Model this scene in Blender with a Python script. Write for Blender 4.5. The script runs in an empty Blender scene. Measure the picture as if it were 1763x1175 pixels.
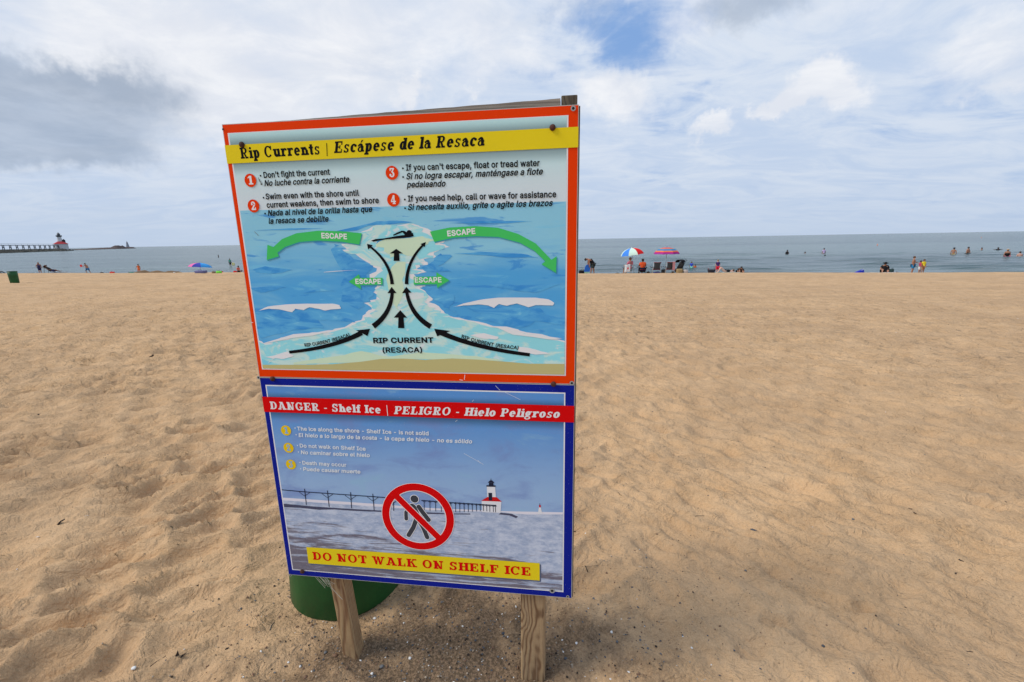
import bpy, bmesh, math, random, json
import numpy as np
from mathutils import Vector, Matrix
from mathutils.geometry import tessellate_polygon, delaunay_2d_cdt
random.seed(7)
C = bpy.context.scene.collection
scene = bpy.context.scene

# ------------------------------------------------------------------ camera
EYE = 1.66
FPX = 768.0
PITCH = math.atan(173.5/FPX); ROLL = math.atan(.0176)
_F = Vector((0, math.cos(PITCH), -math.sin(PITCH)))
_R0 = Vector((1, 0, 0)); _U0 = _R0.cross(_F)
_R = math.cos(ROLL)*_R0 - math.sin(ROLL)*_U0
_U = math.cos(ROLL)*_U0 + math.sin(ROLL)*_R0
cam = bpy.data.objects.new('camera', bpy.data.cameras.new('camera')); C.objects.link(cam)
m = Matrix.Identity(4)
for i in range(3):
    m[i][0] = _R[i]; m[i][1] = _U[i]; m[i][2] = -_F[i]
m[2][3] = EYE
cam.matrix_world = m
cam.data.sensor_width = 36; cam.data.lens = 36*FPX/1763
cam.data.clip_start = .05; cam.data.clip_end = 90000
scene.camera = cam
def ray(px, py):
    return _F + _R*((px-881.5)/FPX) - _U*((py-587.5)/FPX)
def direction(px, py): return ray(px, py).normalized()

# ------------------------------------------------------------------ node helper
class NT:
    def __init__(s, nt): s.nt = nt; s.n = nt.nodes; s.l = nt.links
    def new(s, t, **k):
        x = s.n.new(t)
        for a, b in k.items(): setattr(x, a, b)
        return x
    def put(s, sock, v):
        if v is None: return
        if isinstance(v, bpy.types.NodeSocket): s.l.new(v, sock)
        else:
            if hasattr(sock.default_value, '__len__') and not hasattr(v, '__len__'): v = (v,)*len(sock.default_value)
            if hasattr(sock.default_value, '__len__') and len(sock.default_value) == 4 and len(v) == 3: v = (*v, 1)
            sock.default_value = v
    def m(s, op, a, b=None, c=None, clamp=False):
        x = s.new('ShaderNodeMath', operation=op, use_clamp=clamp)
        s.put(x.inputs[0], a); s.put(x.inputs[1], b); s.put(x.inputs[2], c); return x.outputs[0]
    def vm(s, op, a, b=None, scale=None):
        x = s.new('ShaderNodeVectorMath', operation=op)
        s.put(x.inputs[0], a)
        if b is not None: s.put(x.inputs[1], b)
        if scale is not None: s.put(x.inputs['Scale'], scale)
        return x.outputs['Value'] if op in ('LENGTH', 'DOT_PRODUCT', 'DISTANCE') else x.outputs[0]
    def mix(s, f, a, b, mode='MIX'):
        x = s.new('ShaderNodeMix', data_type='RGBA', blend_type=mode)
        s.put(x.inputs[0], f); s.put(x.inputs[6], a); s.put(x.inputs[7], b); return x.outputs[2]
    def noise(s, vec, scale, detail=4, rough=.5, dist=0, col=False):
        x = s.new('ShaderNodeTexNoise'); s.put(x.inputs['Vector'], vec)
        s.put(x.inputs['Scale'], scale); s.put(x.inputs['Detail'], detail); s.put(x.inputs['Roughness'], rough); s.put(x.inputs['Distortion'], dist)
        return x.outputs['Color' if col else 'Fac']
    def step(s, v, a, b, lo=0, hi=1):
        x = s.new('ShaderNodeMapRange', interpolation_type='SMOOTHSTEP')
        s.put(x.inputs[0], v); s.put(x.inputs[1], a); s.put(x.inputs[2], b); s.put(x.inputs[3], lo); s.put(x.inputs[4], hi); return x.outputs[0]
    def mapping(s, vec, scale=(1, 1, 1), rot=(0, 0, 0), loc=(0, 0, 0)):
        x = s.new('ShaderNodeMapping'); s.put(x.inputs[0], vec); s.put(x.inputs[1], loc); s.put(x.inputs[2], rot); s.put(x.inputs[3], scale); return x.outputs[0]
    def sep(s, v):
        x = s.new('ShaderNodeSeparateXYZ'); s.put(x.inputs[0], v); return x.outputs
    def comb(s, a, b, c):
        x = s.new('ShaderNodeCombineXYZ'); s.put(x.inputs[0], a); s.put(x.inputs[1], b); s.put(x.inputs[2], c); return x.outputs[0]

def lin(r, g=None, b=None):
    if g is None: g = b = r
    return tuple((c/255/12.92 if c/255 < .04045 else ((c/255+.055)/1.055)**2.4) for c in (r, g, b))

# ------------------------------------------------------------------ sky and sun
SUN_EL, SUN_AZ = math.radians(44), math.radians(-100)       # azimuth clockwise from +Y
world = bpy.data.worlds.new('World'); scene.world = world; world.use_nodes = True
w = NT(world.node_tree); w.n.clear()
SKY = .1
sky = w.new('ShaderNodeTexSky', sky_type='NISHITA', sun_disc=False, sun_elevation=SUN_EL, sun_rotation=SUN_AZ)
sky.air_density = 1.0; sky.dust_density = 1.6
tc = w.new('ShaderNodeTexCoord')
D = w.vm('NORMALIZE', tc.outputs['Generated'])
dz = w.sep(D)[2]
zc = w.m('MAXIMUM', dz, 0.0)
plane = w.vm('DIVIDE', D, w.comb(w.m('ADD', zc, .16), w.m('ADD', zc, .16), w.m('ADD', zc, .16)))
wn = w.noise(D, 3.6, 6, .62, col=True)
Dw = w.vm('ADD', D, w.vm('SCALE', w.vm('SUBTRACT', wn, (.5, .5, .5)), scale=.22))
wn2 = w.noise(D, 11, 5, .65, col=True)
Dw = w.vm('ADD', Dw, w.vm('SCALE', w.vm('SUBTRACT', wn2, (.5, .5, .5)), scale=.10))
def blob(px, py, rad, kz=1.6, inner=.1):
    c = direction(px, py)
    d = w.vm('MULTIPLY', w.vm('SUBTRACT', Dw, tuple(c)), (1, 1, kz))
    return w.step(w.vm('LENGTH', d), rad, rad*inner, 0, 1)
def blobs(L, base=None):
    acc = base
    for (px, py, rad, kz, amp) in L:
        b = w.m('MULTIPLY', blob(px, py, rad, kz), amp)
        acc = b if acc is None else w.m('ADD', acc, b)
    return acc
pm = w.mapping(plane, scale=(.8, 1.25, 1), rot=(0, 0, math.radians(-20)))
n1 = w.noise(pm, 1.15, 9, .58, .5)
n2 = w.noise(w.mapping(plane, scale=(.8, 1.3, 1), rot=(0, 0, math.radians(-32))), 2.4, 8, .62, .8)
# thin white veil over blue
veil = w.m('ADD', w.m('MULTIPLY', n1, .62), w.m('MULTIPLY', n2, .38))
veil = blobs([(1050, 35, .17, 1.5, -.20), (300, 200, .95, 1.2, .22), (1350, 250, .9, 1.6, .10), (870, 125, .10, 2, .04), (740, 160, .14, 2.0, -.13), (945, 150, .12, 2, -.12),
              (1150, 150, .16, 2, -.05), (1440, 45, .12, 2.0, -.13), (1120, 95, .14, 2.2, -.09), (1230, 25, .10, 2, -.10), (1180, 190, .16, 2.6, -.07), (1560, 235, .2, 2.6, -.06), (640, 150, .10, 2.5, -.06), (640, 70, .3, 1.5, .16), (1620, 60, .35, 1.5, .05), (1320, 40, .2, 2, .14)], veil)
dens = w.step(veil, .34, .56)
BLUE = lin(132, 174, 232)
skyc = w.mix(.8, w.vm('SCALE', sky.outputs[0], scale=SKY), BLUE)      # clear-sky part, blue showing through
VEIL = w.mix(w.step(n2, .35, .68), lin(195, 212, 237), lin(221, 230, 243))
col = w.mix(dens, skyc, VEIL)
# bright cumulus
puffs = blobs([(450, 90, .34, 1.4, .75), (60, 60, .30, 1.4, .45), (230, 40, .25, 1.6, .35), (720, 60, .30, 1.4, .5), (420, 215, .20, 2.2, .75), (230, 290, .22, 3.5, .35), (60, 215, .1, 2, .3),
               (1060, 165, .13, 1.6, 1.0), (1418, 165, .105, 1.9, 1.35), (1345, 190, .07, 2.2, .75), (1740, 80, .14, 1.6, .7), (1240, 215, .06, 2.2, .9), (1680, 155, .06, 2.4, .5), (880, 75, .2, 1.4, .5),
               (1460, 10, .2, 2, .4), (700, 168, .06, 2.5, .8), (830, 165, .05, 2.5, .9), (1180, 20, .14, 1.6, .45)])
pn = w.noise(plane, 3.0, 9, .6, .4)
pmask = w.step(w.m('ADD', puffs, w.m('MULTIPLY', w.m('SUBTRACT', pn, .5), .95)), .05, 1.05)
col = w.mix(pmask, col, w.mix(w.step(pn, .35, .7), lin(229, 233, 242), lin(248, 249, 252)))
# grey bellies
greys = blobs([(125, 185, .24, 2.0, 1.15), (20, 120, .16, 2.0, .4), (60, 235, .18, 3.0, .6), (210, 150, .16, 3, .35), (330, 130, .24, 2.6, .3), (80, 95, .2, 3, .35), (620, 130, .22, 2.5, .25), (1290, 5, .16, 2.4, .85), (1010, 10, .10, 2.6, .35), (130, 370, .28, 5, .3), (900, 40, .12, 3, .2)])
gn = w.noise(plane, 1.9, 8, .6, .3)
gmask = w.step(w.m('ADD', greys, w.m('MULTIPLY', w.m('SUBTRACT', gn, .5), .55)), .10, 1.15, 0, .85)
col = w.mix(gmask, col, w.mix(w.step(gn, .35, .65), lin(148, 164, 186), lin(178, 191, 210)))
# even band of low air over the lake
hz = w.m('POWER', 2.718, w.m('MULTIPLY', zc, -8.5))
col = w.mix(w.m('MULTIPLY', hz, .93), col, lin(190, 206, 228))
# below the horizon: dull ground tone
col = w.mix(w.step(dz, 0, -.02), col, lin(150, 145, 140))
bg = w.new('ShaderNodeBackground'); w.put(bg.inputs[0], w.vm('SCALE', col, scale=1/SKY)); bg.inputs[1].default_value = SKY
wo = w.new('ShaderNodeOutputWorld'); w.l.new(bg.outputs[0], wo.inputs[0])
world.cycles.sampling_method = 'MANUAL'; world.cycles.sample_map_resolution = 512

sun = bpy.data.objects.new('sun', bpy.data.lights.new('sun', 'SUN')); C.objects.link(sun)
sun.data.energy = 2.5; sun.data.angle = math.radians(22); sun.data.color = (1, .93, .82)
sd = Vector((math.sin(SUN_AZ)*math.cos(SUN_EL), math.cos(SUN_AZ)*math.cos(SUN_EL), math.sin(SUN_EL)))
sun.rotation_euler = sd.to_track_quat('Z', 'Y').to_euler()
vs = scene.view_settings
scene.display_settings.display_device = 'sRGB'
vs.view_transform = 'Standard'; vs.look = 'None'; vs.gamma = 1; vs.exposure = 0.0; vs.use_curve_mapping = False

# ------------------------------------------------------------------ object helpers
def tag(o, label=None, cat=None, group=None, kind=None):
    if label: o['label'] = label
    if cat: o['category'] = cat
    if group: o['group'] = group
    if kind: o['kind'] = kind
    return o
def empty(name, loc=(0, 0, 0), rz=0):
    o = bpy.data.objects.new(name, None); o.location = loc; o.rotation_euler.z = rz; o.empty_display_size = .1
    C.objects.link(o); return o
def mesh(name, verts, faces, mat, parent=None, smooth=False):
    me = bpy.data.meshes.new(name); me.from_pydata([tuple(v) for v in verts], [], faces)
    mats = mat if isinstance(mat, (list, tuple)) else [mat]
    for q in mats: me.materials.append(q)
    if smooth: me.polygons.foreach_set('use_smooth', [True]*len(me.polygons))
    o = bpy.data.objects.new(name, me); C.objects.link(o)
    if parent: o.parent = parent
    return o
class MB:
    def __init__(s): s.v = []; s.f = []; s.mi = []
    def add(s, v, f, mi=0):
        b = len(s.v); s.v += [tuple(p) for p in v]; s.f += [tuple(b+i for i in q) for q in f]; s.mi += [mi]*len(f); return s
    def box(s, a, b, mi=0, jit=None):
        x0, y0, z0 = a; x1, y1, z1 = b
        v = [(x0, y0, z0), (x1, y0, z0), (x1, y1, z0), (x0, y1, z0), (x0, y0, z1), (x1, y0, z1), (x1, y1, z1), (x0, y1, z1)]
        return s.add(v, [(0, 3, 2, 1), (4, 5, 6, 7), (0, 1, 5, 4), (1, 2, 6, 5), (2, 3, 7, 6), (3, 0, 4, 7)], mi)
    def tube(s, pts, r, n=8, mi=0, cap=True):
        pts = [Vector(p) for p in pts]; rs = r if isinstance(r, (list, tuple)) else [r]*len(pts)
        v = []
        for i, p in enumerate(pts):
            t = (pts[min(i+1, len(pts)-1)]-pts[max(i-1, 0)]).normalized()
            a = t.cross(Vector((0, 0, 1)) if abs(t.z) < .9 else Vector((1, 0, 0))).normalized(); b = t.cross(a)
            for k in range(n):
                g = 2*math.pi*k/n; v.append(p+(a*math.cos(g)+b*math.sin(g))*rs[i])
        f = [(i*n+k, i*n+(k+1) % n, (i+1)*n+(k+1) % n, (i+1)*n+k) for i in range(len(pts)-1) for k in range(n)]
        if cap: f += [tuple(range(n))[::-1], tuple((len(pts)-1)*n+k for k in range(n))]
        return s.add(v, f, mi)
    def ell(s, c, r, n=10, mi=0):
        c = Vector(c); r = (r,)*3 if not hasattr(r, '__len__') else r
        v = []; m_ = n//2
        for i in range(m_+1):
            a = math.pi*i/m_
            for k in range(n):
                g = 2*math.pi*k/n; v.append((c.x+r[0]*math.sin(a)*math.cos(g), c.y+r[1]*math.sin(a)*math.sin(g), c.z+r[2]*math.cos(a)))
        f = [(i*n+k, (i+1)*n+k, (i+1)*n+(k+1) % n, i*n+(k+1) % n) for i in range(m_) for k in range(n)]
        return s.add(v, f, mi)
    def lathe(s, prof, n=16, mi=0, c=(0, 0), cap=True):
        v = [(c[0]+r*math.cos(2*math.pi*k/n), c[1]+r*math.sin(2*math.pi*k/n), z) for r, z in prof for k in range(n)]
        f = [(i*n+k, i*n+(k+1) % n, (i+1)*n+(k+1) % n, (i+1)*n+k) for i in range(len(prof)-1) for k in range(n)]
        if cap: f += [tuple(range(n))[::-1], tuple((len(prof)-1)*n+k for k in range(n))]
        return s.add(v, f, mi)
    def build(s, name, mat, parent=None, smooth=False):
        o = mesh(name, s.v, s.f, mat, parent, smooth); o.data.polygons.foreach_set('material_index', s.mi); return o

_mats = {}
def mat(name, color, rough=.6, spec=.4, var=.0, vscale=8, bump=0, metal=0, sheen=0):
    """plain procedural material: base colour with a little mottled wear"""
    if name in _mats: return _mats[name]
    M = bpy.data.materials.new(name); M.use_nodes = True; t = NT(M.node_tree)
    p = t.n['Principled BSDF']
    co = t.new('ShaderNodeTexCoord').outputs['Object']
    if var:
        n = t.noise(co, vscale, 5, .6)
        dk = tuple(c*(1-var) for c in color); lt = tuple(min(1, c*(1+var)) for c in color)
        t.put(p.inputs['Base Color'], t.mix(t.step(n, .3, .7), dk, lt))
    else: t.put(p.inputs['Base Color'], color)
    t.put(p.inputs['Roughness'], rough); t.put(p.inputs['Specular IOR Level'], spec); t.put(p.inputs['Metallic'], metal)
    if bump:
        b = t.new('ShaderNodeBump'); t.put(b.inputs['Height'], t.noise(co, vscale*6, 4, .6)); t.put(b.inputs['Distance'], bump)
        t.l.new(b.outputs[0], p.inputs['Normal'])
    _mats[name] = M; return M

# ------------------------------------------------------------------ noise in numpy
rs = np.random.RandomState(11)
PERM = rs.permutation(4096).astype(np.int64)
def hsh(ix, iy, k=0): return PERM[(PERM[(ix+17*k) & 4095]+iy+131*k) & 4095]
def h01(ix, iy, k=0): return hsh(ix, iy, k)/4096.0
def perlin(x, y, k=0):
    ix = np.floor(x).astype(np.int64); iy = np.floor(y).astype(np.int64); fx = x-ix; fy = y-iy
    u = fx*fx*fx*(fx*(fx*6-15)+10); v = fy*fy*fy*(fy*(fy*6-15)+10)
    def g(a, b, dx, dy):
        t = h01(a, b, k)*2*np.pi; return np.cos(t)*dx+np.sin(t)*dy
    n00 = g(ix, iy, fx, fy); n10 = g(ix+1, iy, fx-1, fy); n01 = g(ix, iy+1, fx, fy-1); n11 = g(ix+1, iy+1, fx-1, fy-1)
    return (n00*(1-u)+n10*u)*(1-v)+(n01*(1-u)+n11*u)*v
def fbm(x, y, o=4, k=0, gain=.5):
    s = 0; a = 1; f = 1.0
    for i in range(o): s = s+a*perlin(x*f, y*f, k+i); a *= gain; f *= 2.03
    return s
def cell(x, y, k=0):
    """distance to nearest jittered point, and second nearest"""
    ix = np.floor(x).astype(np.int64); iy = np.floor(y).astype(np.int64)
    d1 = np.full(x.shape, 9.); d2 = np.full(x.shape, 9.)
    for a in (-1, 0, 1):
        for b in (-1, 0, 1):
            cx = ix+a; cy = iy+b
            d = np.hypot(cx+.15+.7*h01(cx, cy, k)-x, cy+.15+.7*h01(cx, cy, k+5)-y)
            d2 = np.minimum(d2, np.maximum(d1, d)); d1 = np.minimum(d1, d)
    return d1, d2
def sst(a, b, x): t = np.clip((x-a)/(b-a), 0, 1); return t*t*(3-2*t)

SN = np.array([.236, .972])                     # horizontal direction towards the lake
S_CREST = 33.0; WATER_Z = -1.05
def base_h(x, y):
    s = SN[0]*x+SN[1]*y
    s = s+.5*np.sin(x*.11+1)+.25*np.sin(x*.31)
    z = -.75*sst(2, 36, s)*np.clip((s-2)/31, 0, 1.1)**.35
    z = z - np.clip(s-S_CREST-.2, 0, None)*.115
    return np.maximum(z, -4.0)
HEELS = [(1.55, 1.68, .045, .035), (1.42, 1.33, .10, .045), (.95, 1.50, .06, .03), (1.12, 1.62, .05, .03), (.62, 1.62, .09, .03), (2.2, 1.9, .08, .03), (.75, 2.15, .10, .03), (1.9, 2.7, .12, .03)]
def H(x, y, detail=True):
    x = np.asarray(x, float); y = np.asarray(y, float)
    z = base_h(x, y)
    r = np.hypot(x, y)
    near = 1-sst(14, 34, r)*.75
    # broad undulation
    z = z+.045*fbm(x*.35, y*.35, 2, 3)*near
    s = SN[0]*x+SN[1]*y
    dry = 1-sst(30, 33, s)
    rough = (.85+.15*(1-sst(7, 16, r)))*dry
    L = 1-sst(-.5, 1.2, x-.15*(y-2))            # trampled side (left of the sign)
    # trampled, wind-softened footprints: cells stretched along the ridge direction
    wx = x+.10*fbm(x*2.2, y*2.2, 2, 20); wy = y+.10*fbm(x*2.2, y*2.2, 2, 30)
    th = np.radians(35.0); a = wx*np.cos(th)+wy*np.sin(th); b = -wx*np.sin(th)+wy*np.cos(th)
    vary = .45+.9*sst(-.35, .35, fbm(x*1.1, y*1.1, 2, 44))
    d1, d2 = cell(a*2.5, b*5.0, 40)
    wall = (1-np.clip((d2-d1)/.75, 0, 1))**2.2                   # crisp crests between hollows
    pit = -np.exp(-(d1/.42)**2)
    d3, d4 = cell(a*5.2+3, b*9.5, 60)
    wall2 = (1-np.clip((d4-d3)/.8, 0, 1))**2.0
    rn = 1-np.abs(fbm(a*1.3, b*4.4, 3, 70))*2.4
    ridge = np.clip(rn, 0, 1)**3
    rn2 = np.clip(1-np.abs(fbm(a*3.4+7, b*8.5, 3, 72))*2.2, 0, 1)**2.5
    zl = vary*(.058*wall+.036*pit)+.016*rn2+.011*wall2+.030*ridge+.020*fbm(x*.9, y*1.3, 2, 75)+.009*fbm(x*7, y*7, 4, 80, .6)
    # combed / wind-rippled side (right of the sign), scattered prints
    th = np.radians(-47.0); a = wx*np.cos(th)+wy*np.sin(th); b = -wx*np.sin(th)+wy*np.cos(th)
    bb = b+.05*fbm(a*.7, b*1.8, 3, 90)
    rip = 1-np.abs(np.sin(bb*np.pi/.105+1.5*perlin(a*.9, b*2, 95)))**.8*2; 
    patch = sst(-.3, .2, fbm(x*.9, y*.9, 2, 100))
    d1, d2 = cell(a*2.2, b*3.3, 110)
    keep = (h01(np.floor(a*2.2/2).astype(int), np.floor(b*3.3/2).astype(int), 77) > .35)
    prints = -np.exp(-(d1/.25)**2)+.35*np.exp(-((d1-.40)/.11)**2)
    d3, d4 = cell(wx*4.4, wy*4.4, 140)
    rn = np.clip(1-np.abs(fbm(a*1.6, b*3.6, 3, 125))*2.6, 0, 1)**3
    rn2 = np.clip(1-np.abs(fbm(a*3.0, b*7.5+4, 3, 127))*2.2, 0, 1)**2.5
    zr = .016*rn2+.0100*rip*(.2+.8*patch)+.040*prints*(.3+.7*h01(np.floor(a).astype(int), np.floor(b).astype(int), 12))*.9-.017*np.exp(-(d3/.30)**2)*(1.2-patch)+.018*rn+.024*fbm(x*1.4, y*1.9, 3, 120)+.010*fbm(x*8, y*8, 4, 130, .6)
    # two deep heel prints in the foreground, right
    for hx, hy, hr, ha in HEELS: zr = zr-ha*np.exp(-(((x-hx)**2+((y-hy)*1.3)**2)/hr**2)**1.5)+ha*.35*np.exp(-((np.hypot(x-hx, (y-hy)*1.3)-hr*1.5)/(hr*.45))**2)
    z = z+rough*(L*zl+(1-L)*zr)
    # disturbed gritty sand about the posts
    g = np.exp(-(((x+.30)/.75)**2+((y-1.35)/.50)**2)**1.5)
    z = z*(1-.75*g)+g*(.022*fbm(x*6, y*6, 5, 150, .6)-.010)
    z = z-.040*np.exp(-(((x-.06)/.28)**2+((y-1.22)/.26)**2)**1.5)
    gb = np.exp(-(((x+.85)/.46)**2+((y-1.92)/.46)**2)**2); z = z*(1-gb)+gb*(.012*fbm(x*6, y*6, 4, 160)-.004)
    for qx, qy in ((-.665, 1.50), (.075, 1.42)): d_ = np.hypot(x-qx, y-qy); z = z+.020*np.exp(-((d_-.075)/.055)**2)*(.6+.5*perlin(x*14, y*14, 170))-.012*np.exp(-((d_-.2)/.06)**2)
    # drift of sand on the shore, left
    mx, my = -24.5, 38.0
    return z
def Hs(x, y): return float(H(np.array([x]), np.array([y]))[0])
def Bs(x, y): return float(base_h(np.array([x]), np.array([y]))[0])

# ------------------------------------------------------------------ sand
def sinhgrid(n, a, lim, c=0):
    t = np.linspace(-1, 1, n); return c+a*np.sinh(t*np.arcsinh(lim/a))
def gridmesh(name, X, Y, Zf, material):
    nx, ny = len(X), len(Y)
    gx, gy = np.meshgrid(X, Y); z = Zf(gx.ravel(), gy.ravel())
    co = np.stack([gx.ravel(), gy.ravel(), z], 1).astype(np.float32)
    me = bpy.data.meshes.new(name); me.vertices.add(nx*ny); me.vertices.foreach_set('co', co.ravel())
    i = (np.arange(ny-1)[:, None]*nx+np.arange(nx-1)[None]).ravel()
    q = np.stack([i, i+1, i+1+nx, i+nx], 1).astype(np.int32)
    me.loops.add(q.size); me.loops.foreach_set('vertex_index', q.ravel())
    me.polygons.add(len(q)); me.polygons.foreach_set('loop_start', np.arange(len(q), dtype=np.int32)*4)
    me.polygons.foreach_set('loop_total', np.full(len(q), 4, np.int32)); me.polygons.foreach_set('use_smooth', np.ones(len(q), bool))
    me.update(); me.materials.append(material)
    o = bpy.data.objects.new(name, me); C.objects.link(o); return o

M = bpy.data.materials.new('sand'); M.use_nodes = True; t = NT(M.node_tree); p = t.n['Principled BSDF']
pos = t.new('ShaderNodeNewGeometry').outputs['Position']
sx, sy, sz = t.sep(pos)
SAND_A, SAND_B = (.640, .415, .228), (.530, .328, .168)
c = t.mix(t.step(t.noise(pos, 2.3, 6, .62), .35, .68), SAND_A, SAND_B)
streak = t.noise(t.mapping(pos, scale=(.25, 2.2, 1), rot=(0, 0, math.radians(13))), 1.2, 6, .6, .3)
c = t.mix(t.step(streak, .42, .7, 0, .35), c, (.33, .225, .14))
g1 = t.noise(pos, 150, 4, .8); c = t.mix(t.step(g1, .36, .64, .0, .42), c, (.70, .48, .28)); g0 = t.noise(pos, 60, 5, .8); c = t.mix(t.step(g0, .50, .66, .0, .28), c, (.25, .150, .072))
g2 = t.noise(pos, 420, 2, .6); c = t.mix(t.step(g2, .58, .70, 0, .45), c, (.13, .085, .055))
# dark mineral grit round the posts, with the board's soft shade painted in
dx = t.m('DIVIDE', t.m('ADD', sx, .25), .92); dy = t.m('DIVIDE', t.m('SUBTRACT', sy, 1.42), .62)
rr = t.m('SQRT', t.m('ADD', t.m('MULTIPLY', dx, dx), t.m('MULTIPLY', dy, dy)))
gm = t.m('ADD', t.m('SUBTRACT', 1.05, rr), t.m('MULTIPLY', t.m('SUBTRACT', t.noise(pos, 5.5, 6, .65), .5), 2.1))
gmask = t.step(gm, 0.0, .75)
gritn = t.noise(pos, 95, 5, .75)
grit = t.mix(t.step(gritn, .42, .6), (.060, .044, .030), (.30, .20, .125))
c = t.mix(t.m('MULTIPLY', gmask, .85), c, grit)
sp = t.noise(pos, 46, 4, .75); c = t.mix(t.step(sp, .665, .70, 0, .75), c, (.06, .045, .03))
# damp sand by the lake
sea = t.m('ADD', t.m('MULTIPLY', sx, float(SN[0])), t.m('MULTIPLY', sy, float(SN[1])))
c = t.mix(t.step(sz, -1.0, -1.09, 0, .75), c, (.14, .10, .065))
bigp = t.noise(pos, .55, 4, .55); c = t.mix(t.step(bigp, .40, .62, 0, .25), c, (.36, .235, .14))
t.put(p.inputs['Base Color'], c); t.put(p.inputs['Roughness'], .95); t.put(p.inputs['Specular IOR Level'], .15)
hgt = t.m('ADD', t.m('MULTIPLY', t.noise(pos, 170, 4, .75), .0022), t.m('MULTIPLY', t.noise(pos, 22, 5, .74), .020))
hgt = t.m('ADD', hgt, t.m('MULTIPLY', t.m('MULTIPLY', gritn, gmask), .016))
dist_ = t.vm('LENGTH', pos)
lump = t.noise(t.mapping(pos, scale=(1, 1.7, 1), rot=(0, 0, math.radians(-12))), 5.5, 3, .62, .6)
pits = t.new('ShaderNodeTexVoronoi', feature='F1'); t.put(pits.inputs['Vector'], t.mapping(pos, scale=(1, 1.6, 1))); pits.inputs['Scale'].default_value = 3.2
pit_ = t.step(pits.outputs['Distance'], .05, .38, 0, 1)
far_ = t.m('MULTIPLY', t.step(dist_, 3.5, 8.5), t.step(dist_, 30, 12, .25, 1))
hgt = t.m('ADD', hgt, t.m('MULTIPLY', far_, t.m('ADD', t.m('MULTIPLY', lump, .075), t.m('MULTIPLY', pit_, .040))))
hgt = t.m('ADD', hgt, t.m('MULTIPLY', t.m('SUBTRACT', 1, far_), t.m('MULTIPLY', t.noise(t.mapping(pos, scale=(1, 1.4, 1)), 9, 3, .68, .8), .035)))
bp = t.new('ShaderNodeBump'); t.put(bp.inputs['Height'], hgt); bp.inputs['Distance'].default_value = 1.0; bp.inputs['Strength'].default_value = .9
t.l.new(bp.outputs[0], p.inputs['Normal'])
SAND = M
X = sinhgrid(1000, 1.25, 260, 0); Y = sinhgrid(1000, 1.05, 200, 2.1)
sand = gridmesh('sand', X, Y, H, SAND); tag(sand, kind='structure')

# ------------------------------------------------------------------ lake
M = bpy.data.materials.new('lake_water'); M.use_nodes = True; t = NT(M.node_tree); p = t.n['Principled BSDF']
pos = t.new('ShaderNodeNewGeometry').outputs['Position']
rot = math.atan2(SN[0], SN[1])
big = t.noise(t.mapping(pos, scale=(.004, .03, 1), rot=(0, 0, rot)), 1, 4, .55)
mid = t.noise(t.mapping(pos, scale=(.03, .22, 1), rot=(0, 0, rot)), 1, 5, .6)
c = t.mix(t.step(big, .38, .62), (.062, .105, .110), (.11, .165, .160))
c = t.mix(t.step(mid, .5, .68, 0, .6), c, (.05, .085, .095))
t.put(p.inputs['Base Color'], c); t.put(p.inputs['Roughness'], .22); t.put(p.inputs['IOR'], 1.333); t.put(p.inputs['Specular IOR Level'], .45)
w1 = t.noise(t.mapping(pos, scale=(.35, 1.5, 1), rot=(0, 0, rot)), 1.0, 6, .62, .4)
w2 = t.noise(t.mapping(pos, scale=(.06, .35, 1), rot=(0, 0, rot)), 1.0, 3, .6)
bp = t.new('ShaderNodeBump'); t.put(bp.inputs['Height'], t.m('ADD', t.m('ADD', t.m('MULTIPLY', w1, .30), t.m('MULTIPLY', w2, .9)), t.m('MULTIPLY', t.noise(t.mapping(pos, scale=(.12, .9, 1), rot=(0, 0, rot)), 1.0, 2, .5), .55))); bp.inputs['Strength'].default_value = .75; bp.inputs['Distance'].default_value = 1
t.l.new(bp.outputs[0], p.inputs['Normal'])
LAKE = M
def lake_h(x, y):
    s = SN[0]*x+SN[1]*y; q = SN[1]*x-SN[0]*y
    near = np.exp(-np.clip(s-34, 0, None)/45.)*sst(33, 38, s)
    ph = s*2*np.pi/3.6+2.6*fbm(q*.05, s*.11, 3, 200)
    right = .30+.70*sst(-15, 12, q)
    crest = np.exp(1.6*(np.sin(ph)-1))*sst(-.15, .25, fbm(q*.09, s*.16, 2, 210))
    return WATER_Z+.22*crest*near*right+.02*near*fbm(q*.6, s*1.4, 3, 220)
n1_ = 700
S_ = np.concatenate([np.linspace(33.5, 80, 420), np.geomspace(80.5, 60000, 130)])
Q_ = np.concatenate([-np.geomspace(60, 60000, 40)[::-1], np.linspace(-59.5, 59.5, 300), np.geomspace(60, 60000, 40)])
def lake_build():
    gx, gy = np.meshgrid(Q_, S_)
    x = SN[0]*gy+SN[1]*gx; y = SN[1]*gy-SN[0]*gx
    o = gridmesh('lake', Q_, S_, lambda a, b: np.full(a.shape, WATER_Z), LAKE)
    z = lake_h(x.ravel(), y.ravel())
    o.data.vertices.foreach_set('co', np.stack([x.ravel(), y.ravel(), z], 1).astype(np.float32).ravel()); o.data.update(); return o
lake = lake_build(); tag(lake, kind='structure')

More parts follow.
